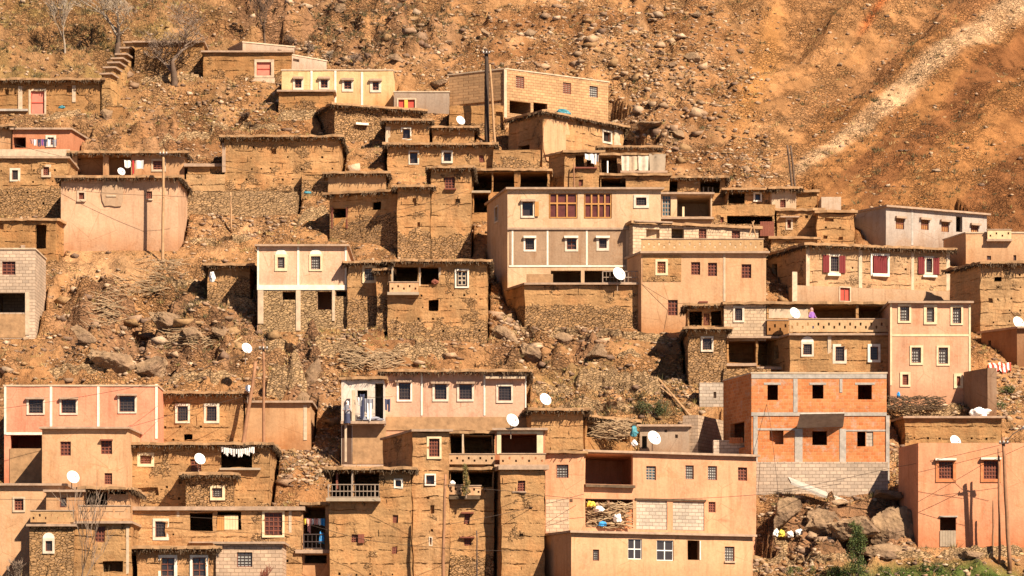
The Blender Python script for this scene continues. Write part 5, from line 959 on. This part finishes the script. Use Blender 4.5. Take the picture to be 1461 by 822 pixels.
lump('bag', 'yellow plastic bag on top of the bay of firewood', 'bag', 843, 720, 12, 10, 191.9, 'bagyellow', seed=31); lump('bag', 'pale crumpled bag in the middle of the firewood bay', 'bag', 855, 727, 15, 11, 191.9, 'clothwhite', seed=32); lump('bag', 'blue plastic bag at the foot of the firewood bay', 'bag', 860, 748, 13, 8, 191.8, 'clothblue', seed=33); lump('bag', 'grey white bag right of the post in the firewood bay', 'bag', 881, 740, 12, 14, 191.9, 'dish', seed=34)
for x0_, y0_, x1_, y1_, lb_ in [(333, 426, 366, 440, 'pale beam lying on the slope left of the pale pink house'), (326, 500, 345, 486, 'short pale log on the slope beside the free standing dish'), (930, 547, 962, 573, 'yellowish plank on the slope above the little grey shed'), (397, 660, 437, 681, 'long beam lying at the foot of the stone heap'), (940, 545, 985, 600, 'long grey plank leaning down the slope above the little grey shed')]:
    a, b = hit(x0_, y0_), hit(x1_, y1_); tag((lambda m_: (m_.tube([a+Vector((0, -.15, .14)), b+Vector((0, -.15, .14))], [.075, .07], 6), m_)[1])(MB()).build('beam', 'polepale', None, loc=a), lb_, 'beam')

# ------------------------------------------------------------------ people
def person(label, x, y, Y, hgt, top, skirt, scarf, face=0.0, sit=False, arm=.3):
    base = P(x, y, Y); t_ = thing('person', label, 'person', base, face); s = hgt/1.65
    J = [(0, 0, .92), (0, 0, 1.12), (0, -.02, 1.33), (0, -.02, 1.43), (0, -.04, 1.52), (0, -.04, 1.60), (.09, 0, .86), (.11, -.03, .47), (.11, 0, .06), (.12, -.14, .03), (-.09, 0, .86), (-.11, -.03, .47), (-.11, 0, .06), (-.12, -.14, .03),
         (.17, -.01, 1.33), (.24, -.08, 1.08), (.18, -.28, 1.00), (.16, -.36, 1.0), (-.17, -.01, 1.33), (-.25, -.06, 1.08), (-.16, -.26, .98), (-.14, -.34, .98)]
    E = [(0, 1), (1, 2), (2, 3), (3, 4), (4, 5), (0, 6), (6, 7), (7, 8), (8, 9), (0, 10), (10, 11), (11, 12), (12, 13), (2, 14), (14, 15), (15, 16), (16, 17), (2, 18), (18, 19), (19, 20), (20, 21)]
    R_ = [.13, .12, .13, .055, .085, .08, .09, .06, .045, .035, .09, .06, .045, .035, .06, .045, .035, .04, .06, .045, .035, .04]
    me = bpy.data.meshes.new('body'); me.from_pydata([tuple(Vector(j)*s) for j in J], E, []); sk = me.skin_vertices.new() if hasattr(me.skin_vertices, 'new') else None
    o = bpy.data.objects.new('body', me); COL.objects.link(o); o.parent = t_; me.materials.append(M['skin'])
    md = o.modifiers.new('Skin', 'SKIN')
    if me.skin_vertices:
        for i, r in enumerate(R_): me.skin_vertices[0].data[i].radius = (r*s, r*s); me.skin_vertices[0].data[i].use_root = (i == 0)
    o.modifiers.new('Sub', 'SUBSURF').levels = 1
    WINV['_p'] = Matrix.Identity(4)
    def ring(name, prof, mat, K=16):
        mb = MB()
        for z, rx, ry, oy in prof:
            for k_ in range(K): w = 2*math.pi*k_/K; f_ = 1+.05*math.sin(w*5+z*4); mb.v.append(Vector((rx*math.cos(w)*f_, ry*math.sin(w)*f_+oy, z))*s)
        for i in range(len(prof)-1):
            for k_ in range(K): a, b = i*K+k_, i*K+(k_+1) % K; mb.f.append((a, b, b+K, a+K))
        mb.f.append(tuple(range((len(prof)-1)*K, len(prof)*K)))
        m = mb.build(name, mat); m.parent = t_; return m
    ring('skirt', [(.10, .24, .22, 0), (.5, .21, .19, 0), (.95, .17, .14, 0), (1.0, .14, .12, 0)], skirt)
    ring('top', [(.78, .20, .17, 0), (1.0, .165, .135, 0), (1.25, .20, .13, 0), (1.38, .16, .11, -.01), (1.43, .08, .08, -.02)], top)
    ring('headscarf', [(1.34, .14, .12, .0), (1.45, .11, .10, .01), (1.55, .115, .11, .015), (1.64, .10, .105, .01), (1.69, .05, .05, .0)], scarf)
    for sx in (1, -1):
        mb = MB(); mb.tube([Vector(q)*s for q in ((sx*.14, -.01, 1.34), (sx*.245, -.07, 1.08), (sx*.19, -.25, 1.0))], [.075*s, .06*s, .05*s], 10); m = mb.build('sleeve', top); m.parent = t_
person('person in a purple top and pale headscarf behind the long pierced balcony', 1158, 476, 209.6, 1.6, 'clothpurple', 'clothdark', 'clothpink', .5)
person('person in dark robe and white headscarf on the balcony of the white painted room', 495.5, 606, 200.7, 1.42, 'clothgrey', 'clothdark', 'clothwhite', -.4)

# ------------------------------------------------------------------ trees, bushes, boulders
def bare_tree(label, base, hgt, spread, r0, mat, seed, dark=None, lv=5, name='bare_tree', trunk_h=.3, twist=.35, kids=3, group=None, lean=0):
    rr = random.Random(seed); t_ = thing(name, label, 'tree' if hgt > 2.2 else 'shrub', base, group=group); tr = MB(); cr = MB()
    def grow(p, d, L, r, l):
        n = 4; pts = [p]; q = p
        for i in range(n): d = (d+Vector((rr.uniform(-1, 1), rr.uniform(-1, 1), rr.uniform(-.6, .9)))*twist*.35).normalized(); q = q+d*L/n; pts.append(q)
        (tr if l == 0 else cr).tube(pts, [r*(1-.45*i/n) for i in range(n+1)], 8 if l == 0 else (5 if l < 3 else 3), False)
        if l >= lv: return
        for k in range(kids+(1 if l == 0 else 0)):
            a_ = rr.uniform(0, 2*math.pi); e = Vector((math.cos(a_)*spread, math.sin(a_)*spread, rr.uniform(.05, .8))); nd = (d*.9+e).normalized()
            at_ = pts[-1] if k < 2 else pts[rr.randint(2, 3)]; grow(at_, nd, L*rr.uniform(.6, .9), max(r*.50*rr.uniform(.8, 1), .016), l+1)
    grow(base-Vector((0, 0, .2)), Vector((lean, 0, 1)), hgt*trunk_h, r0, 0)
    tr.build('trunk', dark or mat, t_, smooth=True); cr.build('crown', mat, t_)
    return t_
bare_tree('slim pale bare tree at the upper left', hit(93, 77), 4.6, .55, .10, 'barkpale', 3, trunk_h=.36, lv=5)
bare_tree('bare tree with a dark thick fork and white branches above the stepped wall', hit(167, 82), 6.4, 1.15, .27, 'barkpale', 5, 'barkdark', trunk_h=.33, lv=6)
bare_tree('largest bare tree with a blackish trunk and wide crown at the upper left', Vector((P(249, 100, 250.8).x, 250.8, tz(P(249, 100, 250.8).x, 250.8))), 8.2, 1.4, .30, 'bark', 12, 'barkdark', trunk_h=.24, lv=6, kids=3)
bare_tree('thin dark bare tree against the grey rock at the top', hit(378, 60), 4.2, .6, .10, 'barkdark', 21, trunk_h=.34)
for i, (x, y, hh, lb) in enumerate([(440, 78, 1.9, 'purplish bare shrub behind the whitish block shed'), (470, 88, 1.7, 'bare grey shrub just above the cream house roof'), (505, 95, 1.9, 'bare shrub at the right end above the cream house roof'), (415, 70, 1.9, 'bare shrub left of the purplish one behind the whitish shed'), (285, 100, 1.5, 'dark low shrub on the rubble right of the largest bare tree'), (115, 70, 1.2, 'dark low shrub beside the slim pale tree'), (350, 172, 1.3, 'dark thorn bush above the long windowless mud building')]):
    bare_tree(lb, hit(x, y), hh, 1.0, .045, ('bark', 'barkpale', 'bark', 'barkdark', 'barkdark', 'barkdark', 'barkdark')[i], 40+i, lv=4, name='bare_shrub', trunk_h=.22, kids=4)
bare_tree('tall thin bare tree in front of the rubble walled house at the bottom left', P(113, 870, 182.5), 6.0, .34, .07, 'bark', 9, trunk_h=.40, lv=4)
bare_tree('reddish twiggy shrub in front of the small pale block house', P(376, 850, 183.5), 1.9, .5, .03, 'redwood', 14, lv=4, name='bare_shrub', trunk_h=.3, kids=4)
bare_tree('twiggy shrub at the bottom left corner', P(24, 850, 182.0), 2.6, .55, .04, 'bark', 15, lv=5, name='bare_shrub', trunk_h=.25, kids=3)
bare_tree('short twiggy shrub under the tall mud house at the bottom', P(500, 860, 184), 1.9, .6, .03, 'bark', 16, lv=4, name='bare_shrub', trunk_h=.3, kids=4)
t = NT('leaves'); at = t.n('Attribute', attribute_name='Col'); M['leaf'] = t.fin(at.outputs['Color'], .6, .3)
def leafy(name, label, cat, base, clumps, n, sz, cols, stems=6):
    t_ = thing(name, label, cat, base); mb = MB(); rr = random.Random(len(label))
    for i in range(stems):
        c = rr.choice(clumps); e = base+Vector((c[0], c[1], c[2])); mb.tube([base-Vector((0, 0, .2)), base.lerp(e, .5)+Vector((rr.uniform(-.1, .1), 0, 0)), e], [.05, .035, .015], 6)
    mb.build('stems', 'bark', t_)
    V = []; CC = []
    for i in range(n):
        c = clumps[RNG.integers(0, len(clumps))]; d = RNG.normal(size=3); d /= np.linalg.norm(d); r = c[3]*RNG.random()**.45
        p = np.array((c[0], c[1], c[2]))+d*r*np.array((1, 1, 1.15)); a, b = RNG.normal(size=(2, 3)); a /= np.linalg.norm(a); b /= np.linalg.norm(b); s = sz*RNG.uniform(.6, 1.4)
        V += [p-a*s, p+b*s*.5, p+a*s, p-b*s*.5]; q = np.array(cols[RNG.integers(0, len(cols))])*RNG.uniform(.7, 1.2); CC += [q]*4
    V = np.array(V); o = np_mesh('foliage', V, np.arange(len(V)).reshape(-1, 4), 'leaf', np.array(CC)); o.parent = t_
g3 = [(.055, .085, .022), (.09, .12, .03), (.035, .06, .018), (.14, .16, .04)]
b_ = P(1222, 824, 188.4); leafy('green_bush', 'tall leafy green bush at the foot of the rock under the raw brick house', 'bush', b_, [(U(-.45, .45)*(1-.35*k/22), U(-.35, .35), .3+2.6*k/22, U(.22, .42)) for k in range(24)]+[(.5, 0, .2, .5), (-.55, 0, .3, .45), (.1, 0, .35, .5)], 6500, .045, g3)
b_ = hit(932, 598); leafy('dark_bush', 'dark green spreading bush just above the little grey rendered shed', 'bush', b_+Vector((0, .2, 0)), [(U(-.9, .9), U(-.3, .3), U(.2, .9), U(.25, .4)) for k in range(16)], 3000, .045, [(.06, .07, .025), (.10, .11, .035), (.04, .05, .02)])
b_ = P(665, 706, 189.3); leafy('hanging_cactus', 'cactus like plant trailing down the dark balcony at the lower centre', 'plant', b_, [(U(-.1, .1), 0, .1+1.5*k/12, .16) for k in range(13)], 1500, .045, [(.16, .13, .04), (.24, .18, .06)], 2)
for i, (x, y, w, lb) in enumerate([(1140, 818, 1.0, 'low dark green weeds under the rubble at the bottom, left of the tall bush'), (1275, 822, .9, 'green weeds right of the tall leafy bush'), (1330, 815, .6, 'small green plant in the grass below the orange house'), (1190, 822, .7, 'dark weeds close to the left of the tall leafy bush'), (1425, 585, .5, 'small green plant on the slope by the striped rug'), (1440, 565, .5, 'small green weed higher on the slope under the striped rug')]):
    q_ = hit(x, y); leafy('weeds', lb, 'plant', q_, [(U(-w, w), U(-.3, .3), U(.05, .35), U(.18, .3)) for k in range(7)], 900, .04, g3, 3)
gp = np.stack([RNG.uniform((1075-CX)/F*188, (1620-CX)/F*188, 9000), RNG.uniform(184.2, 189.4, 9000)], 1)
tag(tufts('grass', gp, .15, .34, 6, [(.075, .12, .02), (.10, .16, .03), (.06, .10, .02), (.16, .18, .05)], .5, .03), 'strip of fresh green grass along the bottom right', 'grass', None, 'stuff')
gp = np.stack([RNG.uniform((-90-CX)/F*184, (150-CX)/F*184, 2600), RNG.uniform(182.0, 184.9, 2600)], 1)
tag(tufts('dry_reeds', gp, .8, 2.5, 5, [(.52, .36, .18), (.44, .29, .15), (.60, .44, .24)], .14, .014), 'tall dry reeds in front of the bottom left houses', 'reeds', None, 'stuff')
gp = np.stack([RNG.uniform((150-CX)/F*185, (1070-CX)/F*185, 3000), RNG.uniform(182.4, 185.2, 3000)], 1)
tag(tufts('dry_grass', gp, .5, 1.9, 5, [(.52, .34, .16), (.42, .25, .12), (.60, .42, .22), (.40, .18, .11)], .2, .016), 'dry grass and stalks along the bottom edge', 'grass', None, 'stuff')
def boulder(label, x, y, w, hh, seed, group=None, sink=.35, mat='boulder', depth=.8, tilt=0.0):
    p = hit(x, y+hh*.4); k = p.y/F; v, f = ico(4 if w > 30 else 3); rr = np.random.default_rng(seed); w_ = v.copy()
    for i in range(16 if w > 30 else 9): d = rr.normal(size=3); d /= np.linalg.norm(d); h_ = rr.uniform(.30, .80 if w > 30 else .6); s = w_ @ d; w_ = w_-np.outer(np.maximum(s-h_, 0), d)*.95
    mb = MB(); c = p+Vector((0, 0, hh*k*(.20 if w <= 30 else .12))); R_ = Matrix.Rotation(tilt, 3, 'Y')
    for a in w_: q = Vector(a); s3 = Vector((seed, 0, 0)); sd = Vector((.35, -.45, .82)); q = q*1.0+sd*(.10*((q.dot(sd)*3.2+noise.noise(q*1.5+s3)*.9) % 1.0)) if w > 30 else q; q = q*(1+.16*noise.noise(q*1.8+s3)-.16*abs(noise.noise(q*3.0+s3))-.10*abs(noise.noise(q*7+s3))+.04*noise.noise(q*14)); q = R_ @ Vector((q.x*w*k*.62, q.y*w*k*.62*depth, q.z*hh*k*.62)); mb.v.append(c+q)
    mb.f = [tuple(q) for q in f]; return tag(mb.build('boulder', mat, None, loc=p), label, 'boulder', group)
G = 'boulders scattered over the bare upper slope'; LB = 'grey brown boulder lying alone on the bare slope high above the houses'
for i, (x, y, w, hh) in enumerate([(942, 73, 18, 12), (958, 92, 16, 9), (995, 19, 18, 12), (929, 32, 20, 8), (1006, 9, 18, 9), (1015, 19, 14, 8), (788, 40, 12, 8), (725, 58, 11, 8), (904, 64, 9, 7), (881, 112, 13, 9), (998, 144, 8, 8), (563, 83, 28, 12), (692, 46, 12, 16), (640, 60, 12, 9), (535, 15, 12, 12), (483, 14, 20, 12), (600, 42, 12, 8), (505, 33, 20, 9), (740, 35, 9, 6), (959, 112, 12, 6), (1129, 185, 9, 7), (1308, 112, 9, 6), (1197, 92, 9, 6), (1060, 228, 12, 8), (932, 136, 12, 8), (1032, 195, 12, 7), (852, 72, 9, 6), (1230, 185, 9, 6)]):
    boulder(LB, x, y, w, hh, 100+i, G)
boulder('round pale boulder, the largest on the upper scree above the block building', 985, 82, 23, 17, 7)
boulder('dark brown rock mass right of the big mud house with the plastered corner', 922, 178, 40, 22, 8, depth=1.2)
boulder('dark boulder at the right foot of the dark brown rock mass', 966, 190, 26, 20, 9)
boulder('rock behind the low part of the block building left end', 627, 118, 26, 16, 10)
boulder('dark hollow boulder above the two bay mud house', 153, 163, 22, 18, 12)
RO = [(165, 505, 95, 70, 'brown rock face above the bright pink house', .3), (215, 510, 80, 66, 'upright brown slab of rock beside the brown rock face', -.3), (240, 455, 90, 48, 'tilted rock rib below the dead branches', .7), (270, 470, 40, 30, 'rounded rock under the dark thorn ledge', .3), (315, 478, 34, 28, 'round brown rock left of the free standing dish', 0), (120, 480, 44, 34, 'hooked rock outcrop at the left of the slope', .2),
      (720, 470, 46, 34, 'brown outcrop left below the terrace block', .4), (760, 500, 52, 40, 'cracked outcrop in the middle of the slope', .5), (808, 480, 46, 30, 'dark outcrop under the terrace block rubble', .3), (850, 502, 34, 30, 'rounded rock at the right end of the central outcrops', 0), (440, 530, 26, 56, 'tall leaning rock left of the white painted room', .5), (428, 575, 30, 40, 'rock below the tall leaning rock', .4), (1262, 702, 70, 34, 'rock ledge under the foundation wall right end', .2), (1278, 738, 80, 80, 'jagged rock against the smooth orange house', .5), (1225, 745, 100, 74, 'big fractured rock face above the green bush', .35), (1175, 742, 90, 66, 'broken rock below the fallen concrete slab', .6), (1122, 728, 70, 56, 'rock under the left foot of the foundation wall', -.4), (1265, 784, 100, 30, 'low flat rock above the strip of grass', 0), (945, 455, 36, 30, 'brown rock at the foot of the tan plaster house', .2), (1385, 790, 44, 22, 'pale rock at the foot of the smooth orange house', 0), (255, 225, 40, 20, 'smooth earth hump above the two bay house roof', 0)]
for i, (x, y, w, hh, lb, tl_) in enumerate(RO): boulder(lb, x, y, w*.9, hh*.85, 200+i, None, depth=.55, tilt=tl_)

def terrace(label, x0, y0, x1, y1, hp, thick=.45):
    n = max(6, int(abs(x1-x0)/4)); B = [hit(x0+(x1-x0)*i/n, y0+(y1-y0)*i/n) for i in range(n+1)]
    ys = [sum(B[j].y for j in range(max(0, i-3), min(n, i+3)+1))/(min(n, i+3)-max(0, i-3)+1) for i in range(n+1)]
    t_ = None; mb = MB(); ROW = 5
    for i, b in enumerate(B):
        H = hp*b.y/F*(1+.35*noise.noise(Vector((i*.35, len(label), 0))))*(.35+.65*min(1, i/2.5, (n-i)/2.5)); z0 = min(b.z, tz(b.x, ys[i]))-.3
        for o, th0 in ((-.12, 1), (thick, 1)):
            for j in range(ROW):
                z = z0+(H+.3)*j/(ROW-1); mb.v.append(Vector((b.x+U(-.05, .05), ys[i]+o+.08*(1 if o < 0 else 0)*j/ROW*2+U(-.06, .06), z+U(-.04, .04))))
    m = 2*ROW
    for i in range(n):
        for j in range(ROW-1):
            a = i*m+j; mb.f.append((a, a+m, a+m+1, a+1)); a += ROW; mb.f.append((a, a+1, a+m+1, a+m))
        a = i*m+ROW-1; mb.f.append((a, a+m, a+m+ROW, a+ROW))
    for i in (0, n):
        a = i*m; mb.f += [(a+j, a+j+1, a+ROW+j+1, a+ROW+j) for j in range(ROW-1)]
    o = mb.build('stone_wall', 'stone', None, color=adj((.56, .39, .21)), loc=B[0]); tag(o, label, 'wall')
for q in [('dry stone wall under the low brown mud shed', 396, 172, 470, 170, 14), ('dry stone bank below the pink door house', 66, 172, 140, 160, 9), ('crumbling stone wall on the rubble slope under the largest bare tree', 200, 118, 290, 112, 8), ('dry stone wall behind the left end of the long windowless building', 228, 205, 300, 196, 12),
          ('stone heap wall left of the dark doorway mud house', 424, 322, 468, 306, 18), ('long low stone wall on the slope above the pale pink house', 270, 348, 360, 344, 9), ('stone wall below the low rounded mud hut', 300, 432, 366, 444, 16), ('broken stone wall left of the low rounded mud hut', 225, 405, 296, 420, 12),
          ('tall dry stone wall behind the straight brown pole', 380, 568, 438, 560, 44), ('dry stone wall under the pier house, left piece', 372, 500, 436, 496, 14), ('dry stone wall under the pier house, right piece', 446, 500, 520, 510, 18), ('stone wall beneath the central balcony house', 556, 512, 640, 508, 20),
          ('dry stone wall left of the terrace block foot', 686, 468, 742, 458, 12), ('curving stone wall under the terrace block rubble', 744, 472, 850, 486, 11), ('low stone wall at the foot of the tan plaster house', 850, 478, 960, 492, 11), ('central dry stone retaining wall on the bare middle slope', 822, 552, 944, 562, 26),
          ('short stone wall right of the rose plaster house', 754, 558, 820, 562, 10), ('lower stone bank above the dark green bush', 800, 584, 900, 588, 14), ('small ring of stones on the middle slope', 882, 512, 915, 508, 9), ('stone wall above the low mud terrace wall, right', 1284, 596, 1372, 590, 10),
          ('long low stone wall behind the strip of grass', 1095, 806, 1330, 796, 10), ('stone wall at the foot of the smooth orange house', 1340, 798, 1461, 792, 14), ('stone bank left of the rock by the orange house front', 1080, 790, 1130, 782, 14), ('stone retaining wall beside the mud terrace wall and brick house', 1267, 655, 1290, 662, 16),
          ('rough stone wall under the thorn bush, upper left', 300, 186, 400, 184, 9), ('stone wall right of the block building base', 880, 205, 940, 215, 9), ('stone wall on the left slope over the bright pink house', 66, 536, 150, 530, 12), ('stone wall on the slope behind the lattice windowed house', 240, 548, 330, 540, 14)]: terrace(*q)

# ------------------------------------------------------------------ sky, sun, camera
w = bpy.data.worlds.new('World'); sc.world = w; w.use_nodes = True; nt = w.node_tree; bg = nt.nodes['Background']
sky = nt.nodes.new('ShaderNodeTexSky'); sky.sky_type = 'NISHITA'; sky.sun_disc = False; sky.sun_elevation = math.asin(SUN.z); sky.sun_rotation = math.atan2(SUN.x, SUN.y); sky.dust_density = .2; sky.air_density = .35; sky.ozone_density = .5
nt.links.new(sky.outputs[0], bg.inputs[0]); bg.inputs[1].default_value = .05
ld = bpy.data.lights.new('sun', 'SUN'); ld.energy = 5.0; ld.angle = math.radians(.5); ld.color = (1.0, .85, .66); lo = bpy.data.objects.new('sun', ld); COL.objects.link(lo); lo.rotation_euler = SUN.to_track_quat('Z', 'Y').to_euler(); lo.location = (60, 100, 120)
cd = bpy.data.cameras.new('camera'); co = bpy.data.objects.new('camera', cd); COL.objects.link(co); co.location = (0, 0, 0); co.rotation_euler = (math.radians(90), 0, 0)
cd.sensor_width = 36; cd.lens = 36*F/1461; cd.shift_y = (YH-411)/1461; cd.shift_x = 0; cd.clip_start = .5; cd.clip_end = 3000; sc.camera = co
sc.render.resolution_x, sc.render.resolution_y = 1024, 576
vs = sc.view_settings; vs.view_transform = 'Standard'; vs.look = 'None'; vs.gamma = 1; vs.use_curve_mapping = False; vs.exposure = 1.1
sc.render.engine = 'CYCLES'; sc.cycles.max_bounces = 4; sc.cycles.use_denoising = True
